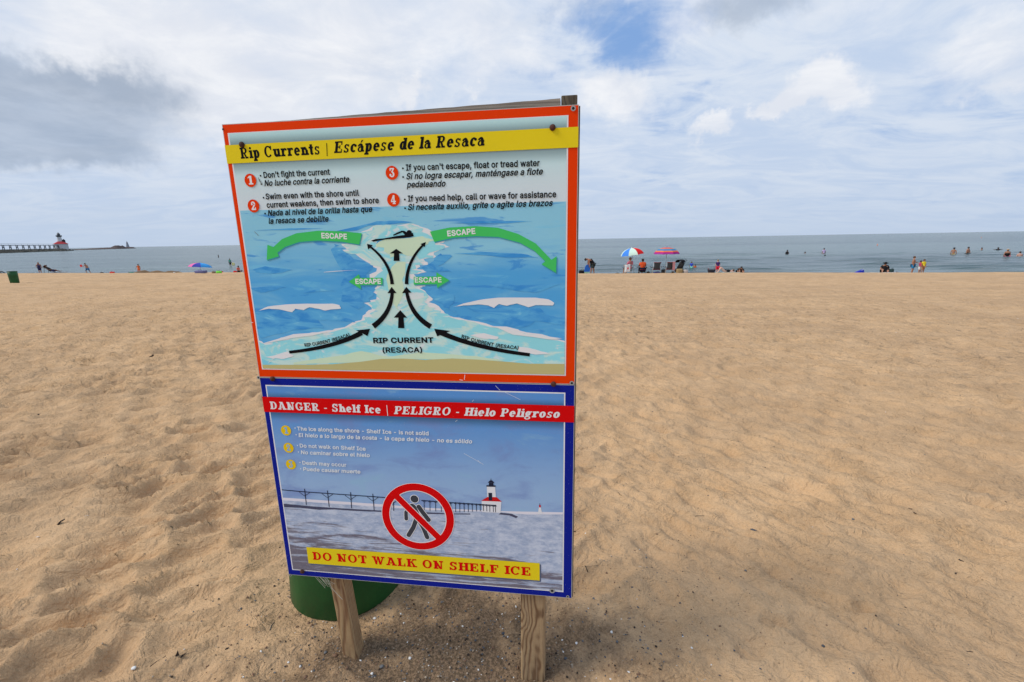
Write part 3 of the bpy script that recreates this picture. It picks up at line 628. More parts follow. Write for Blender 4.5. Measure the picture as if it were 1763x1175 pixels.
GLYPHS = json.loads('{"\'":[206,[[78,318,70,509,136,509,128,318]]],"(":[273,[[89,207,92,264,101,324,114,384,132,441,153,494,177,539,236,539,212,485,191,428,174,370,161,313,154,258,151,207,154,161,160,115,172,67,188,16,209,-38,236,-96,177,-96,139,-21,111,55,95,131]]],")":[273,[[37,-96,64,-37,86,18,102,69,113,116,120,162,122,207,119,258,112,313,99,370,82,428,62,485,37,539,97,539,121,494,142,441,159,384,173,323,181,264,184,207,178,130,161,53,134,-22,97,-96]]],",":[188,[[38,-119,68,71,137,71,84,-119]]],"-":[453,[[337,244,337,188,114,188,114,244]]],"A":[480,[[16,0,201,509,276,509,463,0,395,0,287,302,276,334,264,372,250,420,232,478,245,478,228,419,213,371,201,333,191,302,85,0],[110,142,110,199,370,199,370,142]]],"C":[510,[[267,-7,205,1,150,25,104,63,70,115,48,179,40,254,48,329,70,393,104,445,150,484,205,508,267,516,305,513,340,504,373,490,402,471,427,447,448,418,463,385,473,348,408,348,401,373,389,395,375,413,357,428,337,440,315,449,292,454,267,456,223,450,184,432,150,403,125,364,109,314,103,254,109,194,125,145,151,105,184,76,223,59,267,53,292,55,315,60,337,69,357,81,375,96,389,114,401,136,408,160,473,160,463,124,448,91,428,62,402,38,373,19,341,5,305,-4]]],"D":[502,[[219,0,96,0,96,57,215,57,272,63,318,81,354,110,379,149,394,198,399,255,394,312,379,361,354,399,320,428,275,446,221,452,93,452,93,509,225,509,294,501,353,478,399,441,433,391,455,329,462,255,455,181,433,119,398,68,351,31,291,8],[125,509,125,0,60,0,60,509]]],"E":[419,[[60,0,60,509,372,509,372,452,125,452,125,286,355,286,355,229,125,229,125,57,375,57,375,0]]],"I":[300,[[31,0,31,57,118,57,118,452,31,452,31,509,269,509,269,452,183,452,183,57,269,57,269,0]]],"N":[523,[[60,0,60,509,136,509,343,183,352,169,363,151,375,130,388,107,401,82,414,55,405,54,402,81,401,108,400,134,399,157,399,178,399,195,399,509,463,509,463,0,387,0,202,290,190,310,177,331,164,354,148,381,130,413,108,452,119,454,121,417,122,384,123,354,124,328,125,307,125,291,125,0]]],"P":[445,[[60,0,60,509,235,509,289,503,332,487,366,462,390,430,404,391,409,348,404,304,390,265,366,233,332,207,289,191,235,186,109,186,109,242,233,242,269,246,297,256,318,272,333,294,342,319,344,348,342,376,333,402,318,423,297,439,268,449,232,452,125,452,125,0]]],"R":[449,[[60,0,60,509,236,509,290,504,333,489,367,465,390,433,405,395,409,352,405,309,390,271,367,240,333,217,289,203,236,198,96,198,96,255,234,255,269,258,298,267,319,281,334,300,342,324,345,352,342,380,334,405,319,425,298,440,269,449,233,452,125,452,125,0],[353,0,230,229,303,229,428,0]]],"S":[447,[[224,-9,172,-4,128,9,91,31,64,60,46,96,38,137,104,137,110,110,123,88,142,71,166,59,194,52,224,49,257,52,286,60,311,74,329,92,341,114,346,139,342,161,332,179,316,193,296,205,272,214,245,222,184,239,128,260,86,289,60,326,52,372,58,413,75,448,102,476,138,498,180,511,227,516,275,511,316,498,351,476,377,449,394,415,401,378,337,378,326,412,302,437,267,453,225,459,194,456,167,448,145,435,129,418,118,398,115,376,119,352,131,334,148,319,169,308,191,300,212,293,264,279,287,272,312,264,336,252,359,238,379,220,395,198,405,171,408,139,403,99,386,64,360,34,323,11,278,-4]]],"T":[449,[[32,452,32,509,417,509,417,452,257,452,257,0,193,0,193,452]]],"U":[517,[[259,-8,203,-2,154,15,114,43,85,80,66,124,60,173,60,509,124,509,124,178,128,144,141,113,160,87,187,68,220,56,259,52,298,56,331,68,357,87,377,113,389,144,393,178,393,509,457,509,457,173,451,124,433,80,403,43,363,15,315,-2]]],"a":[389,[[160,-9,126,-5,94,5,68,22,48,45,35,73,30,108,34,138,43,161,58,179,78,193,100,203,125,211,152,216,178,220,209,224,234,227,252,230,265,235,273,243,276,255,273,279,267,297,256,311,240,322,220,329,196,331,171,329,149,322,132,313,118,301,107,288,100,274,41,291,57,322,79,346,104,364,133,375,163,382,194,384,215,383,239,379,263,372,286,360,306,343,322,320,333,290,337,251,337,0,277,0,277,52,264,38,252,25,236,12,215,1,190,-6],[170,45,202,49,228,59,248,74,263,93,272,115,276,138,276,190,270,186,259,182,246,179,231,176,216,173,200,171,186,169,175,168,154,164,134,159,117,150,103,139,95,124,92,105,94,87,102,72,114,61,130,52,149,47]]],"b":[424,[[229,-8,198,-5,172,4,153,17,138,31,127,46,118,59,112,0,53,0,53,509,114,509,114,319,127,331,137,346,152,360,171,373,197,381,229,384,274,378,313,361,345,332,370,293,385,245,390,189,385,133,370,84,346,45,313,16,274,-2],[220,47,253,51,279,66,301,88,316,117,325,151,328,189,325,227,316,261,301,290,280,311,253,325,220,330,188,325,161,312,140,291,125,263,116,229,113,189,116,150,125,115,140,86,162,65,188,51]]],"c":[396,[[207,-8,159,-2,117,16,82,46,56,85,40,133,34,187,40,243,56,291,82,330,117,360,159,378,207,384,234,383,260,377,284,368,305,356,324,341,340,322,353,301,362,277,303,262,298,276,290,289,281,301,270,311,257,319,242,325,226,329,207,330,173,325,145,310,124,287,108,258,99,224,96,187,99,151,108,117,124,89,145,66,173,51,207,46,226,48,243,52,258,58,271,66,282,76,292,89,299,102,304,117,363,102,354,78,341,56,325,37,306,21,285,9,261,-1,235,-6]]],"d":[424,[[195,-8,151,-2,111,16,79,45,55,84,39,133,34,189,39,245,55,293,79,332,112,361,151,378,196,384,228,381,253,373,272,360,287,346,298,331,306,319,311,509,372,509,372,0,313,0,313,59,298,46,287,31,272,17,252,4,227,-5],[205,47,236,51,263,65,284,86,299,115,309,150,312,189,309,229,300,263,284,291,263,312,237,325,205,330,172,325,145,311,124,290,108,261,99,227,96,189,99,151,109,117,124,88,145,66,172,51]]],"e":[404,[[212,-8,161,-2,117,16,82,46,56,85,40,132,34,187,39,242,55,290,81,329,115,359,157,378,205,384,236,382,266,374,294,361,319,341,341,315,357,282,368,242,371,194,371,169,75,169,75,221,338,221,310,202,307,237,298,269,283,294,263,314,237,326,205,330,173,326,146,313,125,294,109,270,99,241,96,211,96,178,100,139,110,106,128,80,151,61,179,50,212,46,234,48,254,53,271,61,285,73,297,88,306,105,365,91,353,63,335,39,311,19,283,4,249,-5]]],"f":[254,[[228,379,228,327,6,327,6,379],[81,0,81,432,84,461,96,486,113,505,135,519,161,527,187,530,207,529,222,527,234,524,243,521,227,468,222,470,215,472,206,473,195,474,171,470,154,460,145,443,142,419,142,0]]],"g":[425,[[207,-151,168,-148,134,-140,105,-127,82,-110,64,-91,51,-69,101,-41,110,-53,122,-66,136,-78,154,-88,178,-95,207,-97,249,-92,282,-75,304,-47,311,-6,311,68,298,56,287,41,272,28,252,16,227,8,195,5,152,10,113,27,80,53,55,90,39,136,34,191,39,246,55,293,80,332,112,361,152,378,196,384,228,382,253,373,273,360,288,346,299,331,308,319,313,379,372,379,372,-9,367,-54,350,-90,324,-117,291,-136,251,-147],[205,59,237,63,264,75,285,95,300,121,309,154,312,193,309,231,300,264,285,291,264,312,237,325,205,330,172,325,145,312,124,290,109,262,99,229,96,193,99,155,109,123,124,96,145,76,172,63]]],"h":[410,[[114,227,114,0,53,0,53,509,114,509,114,287,102,287,124,332,152,362,187,379,227,384,264,380,295,369,321,349,341,321,353,285,357,240,357,0,296,0,296,235,290,275,273,304,246,323,210,329,184,326,161,317,141,303,126,283,117,257]]],"i":[167,[[53,0,53,379,114,379,114,0],[84,443,67,446,54,455,44,468,41,483,44,499,54,512,67,521,84,524,100,521,114,512,123,499,126,483,123,468,114,455,100,446]]],"k":[381,[[110,137,110,212,121,212,284,379,360,379,184,199,177,199],[53,0,53,509,114,509,114,0],[294,0,148,186,191,229,372,0]]],"l":[189,[[139,-2,101,3,74,20,58,47,53,84,53,509,114,509,114,99,115,77,120,62,130,54,146,52,154,52,160,53,170,54,181,3,172,1,162,-1,151,-2]]],"m":[610,[[53,0,53,379,112,379,112,295,118,323,132,346,151,363,172,376,195,384,219,386,257,380,287,361,309,331,321,295,312,295,322,321,337,343,357,361,381,375,407,383,437,386,468,383,497,372,522,354,541,328,553,296,557,255,557,0,496,0,496,254,490,289,473,313,447,326,419,330,395,328,374,320,358,307,345,290,338,270,335,247,335,0,274,0,274,260,269,288,253,311,229,326,199,330,178,328,158,320,140,307,126,289,117,266,114,238,114,0]]],"n":[410,[[114,227,114,0,53,0,53,379,112,379,112,287,102,287,124,332,152,362,187,379,227,384,264,380,295,369,321,349,341,321,353,285,357,240,357,0,296,0,296,235,290,275,273,304,246,323,210,329,184,326,161,317,141,303,126,283,117,257]]],"o":[415,[[207,-8,159,-2,117,16,82,46,56,85,40,133,34,187,40,243,56,291,82,330,117,360,159,378,207,384,256,378,299,360,333,330,359,291,376,243,381,187,376,133,359,85,333,46,299,16,256,-2],[207,46,242,51,270,66,292,89,307,117,316,151,319,187,316,224,307,258,292,287,270,310,242,325,207,330,173,325,145,310,124,287,108,258,99,224,96,187,99,151,108,117,124,89,145,66,173,51]]],"p":[424,[[53,-143,53,379,112,379,112,319,126,331,137,346,152,360,171,373,197,381,229,384,274,378,313,361,345,332,370,293,385,245,390,189,385,133,370,84,346,45,313,16,274,-2,229,-8,198,-5,173,4,153,17,138,31,127,46,118,59,114,-143],[220,47,253,51,279,66,301,88,316,117,325,151,328,189,325,227,316,261,301,290,280,311,253,325,220,330,188,325,161,312,140,291,125,263,116,229,113,189,116,150,125,115,140,86,162,65,188,51]]],"q":[424,[[372,-143,311,-143,311,59,298,46,287,31,272,17,252,4,227,-5,195,-8,151,-2,111,16,79,45,55,84,39,133,34,189,39,245,55,293,79,332,112,361,151,378,196,384,228,381,253,373,272,360,287,346,298,331,307,319,313,379,372,379],[205,47,236,51,263,65,284,86,299,115,309,150,312,189,309,229,300,263,284,291,263,312,237,325,205,330,172,325,145,311,124,290,108,261,99,227,96,189,99,151,109,117,124,88,145,66,172,51]]],"r":[259,[[53,0,53,379,112,379,112,321,130,347,152,367,181,380,213,385,221,385,229,384,237,384,243,322,230,324,219,325,207,326,182,323,159,315,140,301,126,284,117,262,114,237,114,0]]],"s":[365,[[182,-8,145,-5,112,3,84,18,62,38,45,63,36,94,94,107,105,79,124,60,150,49,181,45,217,50,244,62,262,81,268,103,265,121,254,136,237,147,212,155,149,170,104,186,72,208,53,237,47,274,51,305,65,332,87,354,115,370,149,381,187,384,223,381,254,372,279,358,299,339,314,316,324,290,268,277,258,298,243,316,219,328,187,333,156,329,131,317,114,299,109,277,112,258,124,243,144,232,172,223,229,209,275,194,306,171,325,142,331,107,326,75,312,47,290,24,260,6,223,-5]]],"t":[227,[[204,379,204,327,6,327,6,379],[65,471,126,471,126,98,128,76,136,61,150,53,170,50,177,50,185,51,194,52,202,54,213,2,203,-1,192,-3,180,-4,168,-4,125,2,92,21,72,52,65,93]]],"u":[410,[[182,-5,146,-1,115,11,89,31,69,59,57,95,53,139,53,379,114,379,114,144,119,105,137,75,164,56,200,50,226,53,249,62,268,77,283,97,293,122,296,153,296,379,357,379,357,0,298,0,298,92,307,92,286,47,257,17,222,0]]],"v":[389,[[163,0,17,379,84,379,165,155,177,121,187,87,196,53,206,21,184,21,194,53,203,87,213,121,224,155,305,379,371,379,226,0]]],"w":[567,[[138,0,23,379,87,379,133,214,143,177,154,137,165,91,175,41,165,41,175,90,186,135,196,176,206,214,252,379,316,379,362,214,371,176,382,136,392,91,402,41,391,41,402,90,413,135,423,176,434,214,480,379,545,379,429,0,368,0,319,172,312,198,305,225,297,252,291,280,284,309,277,338,291,338,284,309,277,280,270,252,263,225,255,198,248,172,199,0]]],"x":[379,[[21,0,171,218,171,171,29,379,100,379,147,306,164,279,179,253,193,229,207,206,175,206,190,229,202,253,216,279,233,306,282,379,352,379,209,169,209,214,358,0,287,0,231,85,214,112,200,136,187,159,173,182,205,182,191,159,178,136,165,112,148,85,91,0]]],"y":[389,[[47,-139,61,-86,71,-87,88,-90,104,-89,118,-84,130,-74,141,-58,151,-36,163,-1,17,379,84,379,165,155,177,121,187,87,196,53,206,21,184,21,193,53,202,87,212,121,224,155,305,379,371,379,204,-58,191,-85,177,-107,159,-124,139,-136,117,-143,91,-145,77,-145,65,-143,54,-141]]],"z":[380,[[42,0,42,46,254,320,48,323,48,379,333,379,333,331,126,60,339,56,339,0]]],"é":[404,[[212,-8,161,-2,117,16,82,46,56,85,40,132,34,187,39,242,55,290,81,329,115,359,157,378,205,384,236,382,266,374,294,361,319,341,341,315,357,282,368,242,371,194,371,169,75,169,75,221,338,221,310,202,307,237,298,269,283,294,263,314,237,326,205,330,173,326,146,313,125,294,109,270,99,241,96,211,96,178,100,139,110,106,128,80,151,61,179,50,212,46,234,48,254,53,271,61,285,73,297,88,306,105,365,91,353,63,335,39,311,19,283,4,249,-5],[177,429,225,529,293,529,227,429]]],"ó":[415,[[207,-8,159,-2,117,16,82,46,56,85,40,133,34,187,40,243,56,291,82,330,117,360,159,378,207,384,256,378,299,360,333,330,359,291,376,243,381,187,376,133,359,85,333,46,299,16,256,-2],[207,46,242,51,270,66,292,89,307,117,316,151,319,187,316,224,307,258,292,287,270,310,242,325,207,330,173,325,145,310,124,287,108,258,99,224,96,187,99,151,108,117,124,89,145,66,173,51],[181,429,228,529,297,529,231,429]]]," ":[188,[]]}')
def _area(l): return sum(l[i][0]*l[(i+1) % len(l)][1]-l[(i+1) % len(l)][0]*l[i][1] for i in range(len(l)))/2
def _inside(p, l):
    c_ = False; j = len(l)-1
    for i in range(len(l)):
        if (l[i][1] > p[1]) != (l[j][1] > p[1]) and p[0] < (l[j][0]-l[i][0])*(p[1]-l[i][1])/(l[j][1]-l[i][1])+l[i][0]: c_ = not c_
        j = i
    return c_
def _grow(l, d):
    n = len(l); o = []
    for i in range(n):
        a, b, c_ = l[i-1], l[i], l[(i+1) % n]
        e1 = (b[0]-a[0], b[1]-a[1]); e2 = (c_[0]-b[0], c_[1]-b[1]); q1 = math.hypot(*e1) or 1; q2 = math.hypot(*e2) or 1
        n1_ = (e1[1]/q1, -e1[0]/q1); n2_ = (e2[1]/q2, -e2[0]/q2); m_ = (n1_[0]+n2_[0], n1_[1]+n2_[1]); mm = m_[0]**2+m_[1]**2
        k = min(2/mm if mm > 1e-3 else 1, 1.25); o.append((b[0]+m_[0]*k*d, b[1]+m_[1]*k*d))
    return o
_gc = {}
def glyph(ch, d):
    """bold letter: outlines grown outwards, triangulated, kept where the winding is not zero"""
    if (ch, d) in _gc: return _gc[(ch, d)]
    adv, L = GLYPHS[ch]; L = [_grow([(q[i], q[i+1]) for i in range(0, len(q), 2)][::-1], d) for q in L]
    out = []
    if L:
        V = []; E_ = []
        for l in L: b = len(V); V += [Vector(p_) for p_ in l]; E_ += [(b+i, b+(i+1) % len(l)) for i in range(len(l))]
        vs_, _, fs, _, _, _ = delaunay_2d_cdt(V, E_, [], 0, 1e-4)
        tri = []
        for f_ in fs:
            cx = sum(vs_[k].x for k in f_)/len(f_); cy = sum(vs_[k].y for k in f_)/len(f_); wn_ = 0
            for l in L:
                for i in range(len(l)):
                    a, b = l[i], l[(i+1) % len(l)]
                    if (a[1] <= cy) != (b[1] <= cy):
                        if a[0]+(cy-a[1])/(b[1]-a[1])*(b[0]-a[0]) > cx: wn_ += 1 if b[1] > a[1] else -1
            if wn_ > 0: tri.append(tuple(f_))
        out.append(([tuple(v) for v in vs_], tri))
    _gc[(ch, d)] = (adv, out); return _gc[(ch, d)]
def sans(name, s, p0, p1, h, material, parent, lay, italic=0, bold=21, bullet=None):
    l, ex, ey = frame2(p0, p1); TR = 20; x = 0; V = []; Fs = []; k_ = 0
    for ch in s:
        adv, out = glyph(ch, bold)
        for pts, tri in out:
            k_ += 1; y = -lay*.00022-(k_ % 7)*.000004; b = len(V); V += [(x+a+italic*c_, y, c_) for a, c_ in pts]
            for t_ in tri:
                A_, B_, C_ = [pts[i] for i in t_]; cr = (B_[0]-A_[0])*(C_[1]-A_[1])-(B_[1]-A_[1])*(C_[0]-A_[0])
                Fs.append(tuple(b+i for i in (t_ if cr > 0 else t_[::-1])))
        x += adv+TR
    mn = min(v[0] for v in V); mx = max(v[0] for v in V); kx = l/(mx-mn); ky = h/505
    out = [(p0[0]+ex[0]*(v[0]-mn)*kx+ey[0]*v[2]*ky, v[1], p0[1]+ex[1]*(v[0]-mn)*kx+ey[1]*v[2]*ky) for v in V]
    if bullet:
        b = len(out); out += [(bullet[0]+h*.17*math.cos(k*math.pi/5), -lay*.00022, bullet[1]+h*.17*math.sin(k*math.pi/5)) for k in range(10)]; Fs.append(tuple(range(b, b+10)))
    return mesh(name, out, Fs, material, parent)
def bez(p0, p1, p2, n=14):
    return [((1-t)**2*p0[0]+2*t*(1-t)*p1[0]+t*t*p2[0], (1-t)**2*p0[1]+2*t*(1-t)*p1[1]+t*t*p2[1]) for t in [i/n for i in range(n+1)]]
def jag(pts, amp, seed, sub=3):
    r = random.Random(seed); o = []
    for i in range(len(pts)-1):
        a, b = pts[i], pts[i+1]
        for k in range(sub):
            t = k/sub; o.append((a[0]+(b[0]-a[0])*t+(r.uniform(-amp, amp)*2.2 if k else 0), a[1]+(b[1]-a[1])*t+(r.uniform(-amp, amp)*.5 if k else 0)))
    o.append(pts[-1]); return o

# ---- wood
def woodmat(name, ca, cb, cc, sc=1.0, center=(0, 0)):
    M = bpy.data.materials.new(name); M.use_nodes = True; t = NT(M.node_tree); p = t.n['Principled BSDF']
    co = t.new('ShaderNodeTexCoord').outputs['Object']
    d = t.noise(t.mapping(co, scale=(4*sc, 4*sc, 1.1*sc)), 1.6, 3, .5, .4, col=True)
    q = t.vm('ADD', t.mapping(co, loc=(center[0], center[1], 0), scale=(1, 1, .10)), t.vm('SCALE', t.vm('SUBTRACT', d, (.5, .5, .5)), scale=.085))
    x, y, z = t.sep(q)
    rad = t.m('SQRT', t.m('ADD', t.m('MULTIPLY', x, x), t.m('MULTIPLY', y, y)))
    rings = t.m('ADD', t.m('MULTIPLY', t.m('SINE', t.m('MULTIPLY', t.m('ADD', rad, t.m('MULTIPLY', z, .22)), 780*sc)), .5), .5)
    rings = t.m('POWER', rings, 2.2)
    fib = t.noise(t.mapping(co, scale=(150, 150, 5)), 1, 5, .7)
    c = t.mix(rings, ca, cb)
    c = t.mix(t.step(fib, .45, .75, 0, .55), c, cc); c = t.mix(t.step(t.noise(co, 9, 5, .7), .45, .75, 0, .35), c, cb); f3 = t.noise(t.mapping(co, scale=(330, 330, 9)), 1, 4, .7); c = t.mix(t.step(f3, .54, .70, 0, .5), c, tuple(q*.45 for q in cb))
    c = t.mix(t.step(t.noise(t.mapping(co, scale=(120, 120, 2)), 1, 3, .6), .70, .76, 0, .8), c, (.035, .026, .02))
    t.put(p.inputs['Base Color'], c); t.put(p.inputs['Roughness'], .85); t.put(p.inputs['Specular IOR Level'], .2)
    b = t.new('ShaderNodeBump'); t.put(b.inputs['Height'], t.m('ADD', t.m('MULTIPLY', fib, .6), t.m('MULTIPLY', rings, -.5))); b.inputs['Distance'].default_value = .0016
    t.l.new(b.outputs[0], p.inputs['Normal']); return M
def railmat():
    M = bpy.data.materials.new('rail_wood'); M.use_nodes = True; t = NT(M.node_tree); p = t.n['Principled BSDF']
    co = t.new('ShaderNodeTexCoord').outputs['Object']
    f1 = t.noise(t.mapping(co, scale=(2.5, 90, 160)), 1, 5, .7, .3); f2 = t.noise(t.mapping(co, scale=(1.2, 40, 60)), 1, 3, .6)
    c = t.mix(t.step(f1, .35, .65), (.36, .31, .25), (.15, .125, .10)); c = t.mix(t.step(f2, .5, .7, 0, .5), c, (.42, .38, .33))
    t.put(p.inputs['Base Color'], c); t.put(p.inputs['Roughness'], .9)
    b = t.new('ShaderNodeBump'); t.put(b.inputs['Height'], f1); b.inputs['Distance'].default_value = .0015; t.l.new(b.outputs[0], p.inputs['Normal']); return M
RAILW = railmat()
POST = woodmat('post_wood', (.40, .265, .135), (.20, .105, .050), (.46, .33, .20), center=(-.21, -.09))
POST2 = woodmat('post_wood_grained', (.40, .275, .150), (.17, .095, .048), (.46, .34, .215), center=(-.965, -.075))
WEATH = woodmat('weathered_wood', (.22, .19, .155), (.10, .082, .064), (.27, .25, .22), 1.0, (-.4, -.5))
def bevelled(mb, name, material, parent, wdt):
    o = mb.build(name, material, parent)
    bm = bmesh.new(); bm.from_mesh(o.data)
    bmesh.ops.bevel(bm, geom=bm.edges[:], offset=wdt, segments=2, affect='EDGES', profile=.6)
    bm.to_mesh(o.data); bm.free(); return o
# posts (4x4), leaning slightly, carried up behind the board
def post(u0, u1, w_, top, material, y0=.022):
    v = []; n = 12
    mb = MB(); sec = []
    for i in range(n+1):
        z = -.35+(top+.35)*i/n; uc = u0+(u1-u0)*(z/2.0)
        sec.append((uc, z))
    vv = []; rad = .006
    for uc, z in sec:
        for (a, b) in ((-w_/2, rad), (-w_/2+rad, 0), (w_/2-rad, 0), (w_/2, rad), (w_/2, w_-rad), (w_/2-rad, w_), (-w_/2+rad, w_), (-w_/2, w_-rad)):
            vv.append((uc+a+.0015*math.sin(z*9+a*40), y0+b+.001*math.sin(z*13), z))
    ff = [(i*8+k, i*8+(k+1) % 8, (i+1)*8+(k+1) % 8, (i+1)*8+k) for i in range(n) for k in range(8)]
    ff += [tuple(range(8))[::-1], tuple(n*8+k for k in range(8))]
    return mesh('post', vv, ff, material, sign)
post(.203, .088, .062, 1.95, POST)
post(.950, .960, .090, 1.93, POST2)
# back board, top rail, edge stile
mb = MB(); mb.box((.004, .0042, .405), (SW+.004, .0162, SZ-.002)); bb = bevelled(mb, 'backing_board', WEATH, sign, .0012)
# top rail rises towards the right, rough sawn top edge
vv = []; ff = []; n = 40
for i in range(n+1):
    u = .01+(SW-.062)*i/n; zt = SZ+.0015+.0215*(i/n)**1.0+.0004*math.sin(i*1.3)+random.uniform(-.0004, .0004)
    vv += [(u, .0175, SZ-.09), (u, .0175, zt), (u, .0215+.034, zt-.001), (u, .0555, SZ-.09)]
for i in range(n):
    for k in range(4): ff.append((i*4+k, (i+1)*4+k, (i+1)*4+(k+1) % 4, i*4+(k+1) % 4))
ff += [(3, 2, 1, 0), (n*4, n*4+1, n*4+2, n*4+3)]
mesh('top_rail', vv, ff, RAILW, sign)
DARKWOOD = woodmat('dark_end_wood', (.15, .125, .085), (.075, .060, .042), (.20, .17, .125), 1.4, (-1.0, -.3))
mb = MB(); mb.box((SW-.0495, .0180, .42), (SW-.004, .105, SZ+.031)); bevelled(mb, 'edge_stile', DARKWOOD, sign, .003)

def panel(label, corners, border):
    v = [(a[0], 0, a[1]) for a in corners]+[(a[0], .003, a[1]) for a in corners]
    o = mesh('sign_panel', v, [(0, 1, 2, 3), (7, 6, 5, 4), (0, 4, 5, 1), (1, 5, 6, 2), (2, 6, 7, 3), (3, 7, 4, 0)], mat('panel_edge', A(190, 188, 180), .5, .3), sign)
    o['label'] = label
    c = [sum(a[0] for a in corners)/4, sum(a[1] for a in corners)/4]
    ins = [(a[0]+(.0018 if a[0] < c[0] else -.0018), a[1]+(.0018 if a[1] < c[1] else -.0018)) for a in corners]
    Print('border', border, o, 1).poly(ins).build(); return o
TL, TR, BR, BL = sp(381, 216), sp(997, 179), sp(984, 1030), sp(498, 990)
ML, MR = sp(443, 651), sp(989, 661)
# square up: the board is a rectangle
x0, x1 = 0.0, SW; zt_ = SZ; zb_ = SZ-SH; zm = (ML[1]+MR[1])/2
up = panel('orange bordered upper panel about rip currents', [(x0, zm+.0008), (x1, zm+.0008), (x1, zt_), (x0, zt_)], ORANGE)
lo = panel('blue bordered lower panel warning of shelf ice', [(x0, zb_), (x1, zb_), (x1, zm-.0008), (x0, zm-.0008)], NAVY)

def rectpx(a, b, c, d): return [sp(*a), sp(*b), sp(*c), sp(*d)]
# --- upper panel art
o1 = rectpx((394.5, 231), (977, 197), (975.7, 645.7), (449.4, 637.8))
xa = (o1[0][0]+o1[3][0])/2; xb = (o1[1][0]+o1[2][0])/2; za = (o1[0][1]+o1[1][1])/2; zb = (o1[2][1]+o1[3][1])/2
Print('white_line', WHITE, up, 2).poly([(xa, zb), (xb, zb), (xb, za), (xa, za)]).build()
e = .0045; xa += e; xb -= e; za -= e*.4; zb += e
Print('pale_background', PSKY, up, 3).poly([(xa, zb), (xb, zb), (xb, za), (xa, za)]).build()
wt = (zz(1, 212, 1010)[1]+zz(2, 1382, 918)[1])/2
Print('painted_water', PWATER, up, 4).poly([(xa, zb), (xb, zb), (xb, wt), (xa, wt)]).build()
def clampx(pts): return [(min(max(a, xa), xb), min(max(b, zb), za)) for a, b in pts]
L3 = [(150, 862), (220, 897), (320, 870), (430, 842), (560, 820), (700, 805), (800, 775), (900, 735), (932, 690), (975, 660), (920, 615), (1005, 590), (985, 540), (1010, 500), (960, 440), (1010, 375), (940, 330), (860, 275), (750, 255), (795, 235), (760, 205), (820, 198), (880, 190), (840, 150), (900, 120), (1010, 68), (1130, 80), (1256, 60)]
R4 = [(30, 60), (150, 98), (200, 150), (290, 175), (230, 200), (300, 225), (190, 265), (210, 300), (120, 310), (150, 345), (90, 350), (75, 380), (140, 400), (50, 415), (130, 490), (90, 510), (185, 575), (155, 610), (235, 650), (265, 685), (330, 715), (430, 735), (600, 775), (780, 805), (1000, 850), (1110, 880)]
LL = zp(3, jag(L3, 9, 1)); RR = zp(4, jag(R4, 9, 2))
def band(dx, sd):
    l = [(a+dx*(1 if b > sp(700, 560)[1] else .25), b-dx*.35*(0 if b > sp(700, 560)[1] else 1)) for a, b in LL]; r = [(a-dx*(1 if b > sp(700, 560)[1] else .25), b-dx*.35*(0 if b > sp(700, 560)[1] else 1)) for a, b in RR]
    return clampx(l+r+[(xb, zb), (xa, zb)])
Print('foam_edge', PFOAM, up, 5).poly(band(0, 1)).build()
LL = zp(3, jag(L3, 14, 5)); RR = zp(4, jag(R4, 14, 6))
Print('painted_shallows', PSHALL, up, 6).poly(band(.014, 3)).build()
pr = Print('pale_patch', PLIME, up, 7)
pr.poly(zp(3, jag([(1000, 210), (1060, 175), (1200, 165), (1330, 150), (1420, 178), (1340, 215), (1260, 290), (1180, 270), (1100, 300), (1060, 240), (1000, 210)], 10, 8)))
pr.poly(zp(3, jag([(1080, 420), (1150, 330), (1210, 330), (1200, 520), (1150, 640), (1190, 700), (1140, 640), (1090, 520), (1080, 420)], 8, 9)))
pr.poly(zp(3, jag([(430, 1030), (700, 990), (900, 950), (1100, 990), (1300, 960), (1500, 970), (1700, 985), (1900, 1020), (1700, 1020), (1300, 1005), (900, 1030), (430, 1045)], 8, 10)))
pr.split()
pr = Print('painted_sand', PSAND, up, 8)
s1 = zp(3, [(205, 1046), (500, 1046), (700, 1042), (900, 1025), (1040, 1005), (1200, 1003)])+zp(4, [(130, 1012), (320, 1002), (500, 1010), (700, 1025), (850, 1038), (1110, 1040)])
pr.poly(clampx([(xa, s1[0][1])]+s1+[(xb, s1[-1][1]), (xb, zb), (xa, zb)])); pr.build()
pr = Print('painted_wave', PDEEP, up, 6)
pr.poly(clampx(zp(3, jag([(155, 680), (260, 655), (330, 665), (440, 655), (600, 660), (700, 668), (760, 700), (860, 748), (790, 745), (700, 740), (600, 730), (640, 790), (430, 800), (200, 865), (160, 830), (155, 680)], 9, 12))))
pr.poly(clampx(zp(4, jag([(400, 640), (560, 650), (650, 640), (780, 650), (860, 660), (930, 650), (960, 700), (1105, 720), (1105, 775), (900, 740), (800, 790), (640, 760), (480, 720), (520, 690), (400, 640)], 8, 13))))
pr.poly(zp(3, jag([(150, 110), (400, 95), (640, 95), (400, 108), (150, 110)], 3, 14))); pr.poly(zp(3, jag([(700, 120), (860, 85), (1010, 45), (1150, 42), (1256, 52), (1100, 68), (960, 75), (870, 110), (700, 120)], 5, 15)))
pr.poly(zp(3, jag([(140, 385), (230, 360), (330, 372), (420, 385), (300, 410), (200, 408), (140, 385)], 8, 16))); pr.poly(zp(3, jag([(130, 510), (260, 500), (380, 505), (280, 530), (200, 545), (130, 510)], 6, 17)))
pr.poly(zp(3, jag([(490, 548), (640, 508), (720, 530), (600, 535), (490, 548)], 4, 18)))
pr.poly(zp(4, jag([(290, 60), (560, 42), (880, 46), (700, 62), (290, 60)], 3, 19))); pr.poly(zp(4, jag([(330, 272), (520, 258), (800, 272), (930, 300), (700, 300), (520, 282), (330, 272)], 6, 20))); pr.poly(zp(4, jag([(570, 490), (700, 480), (860, 510), (1080, 480), (900, 545), (760, 530), (570, 490)], 6, 21)))
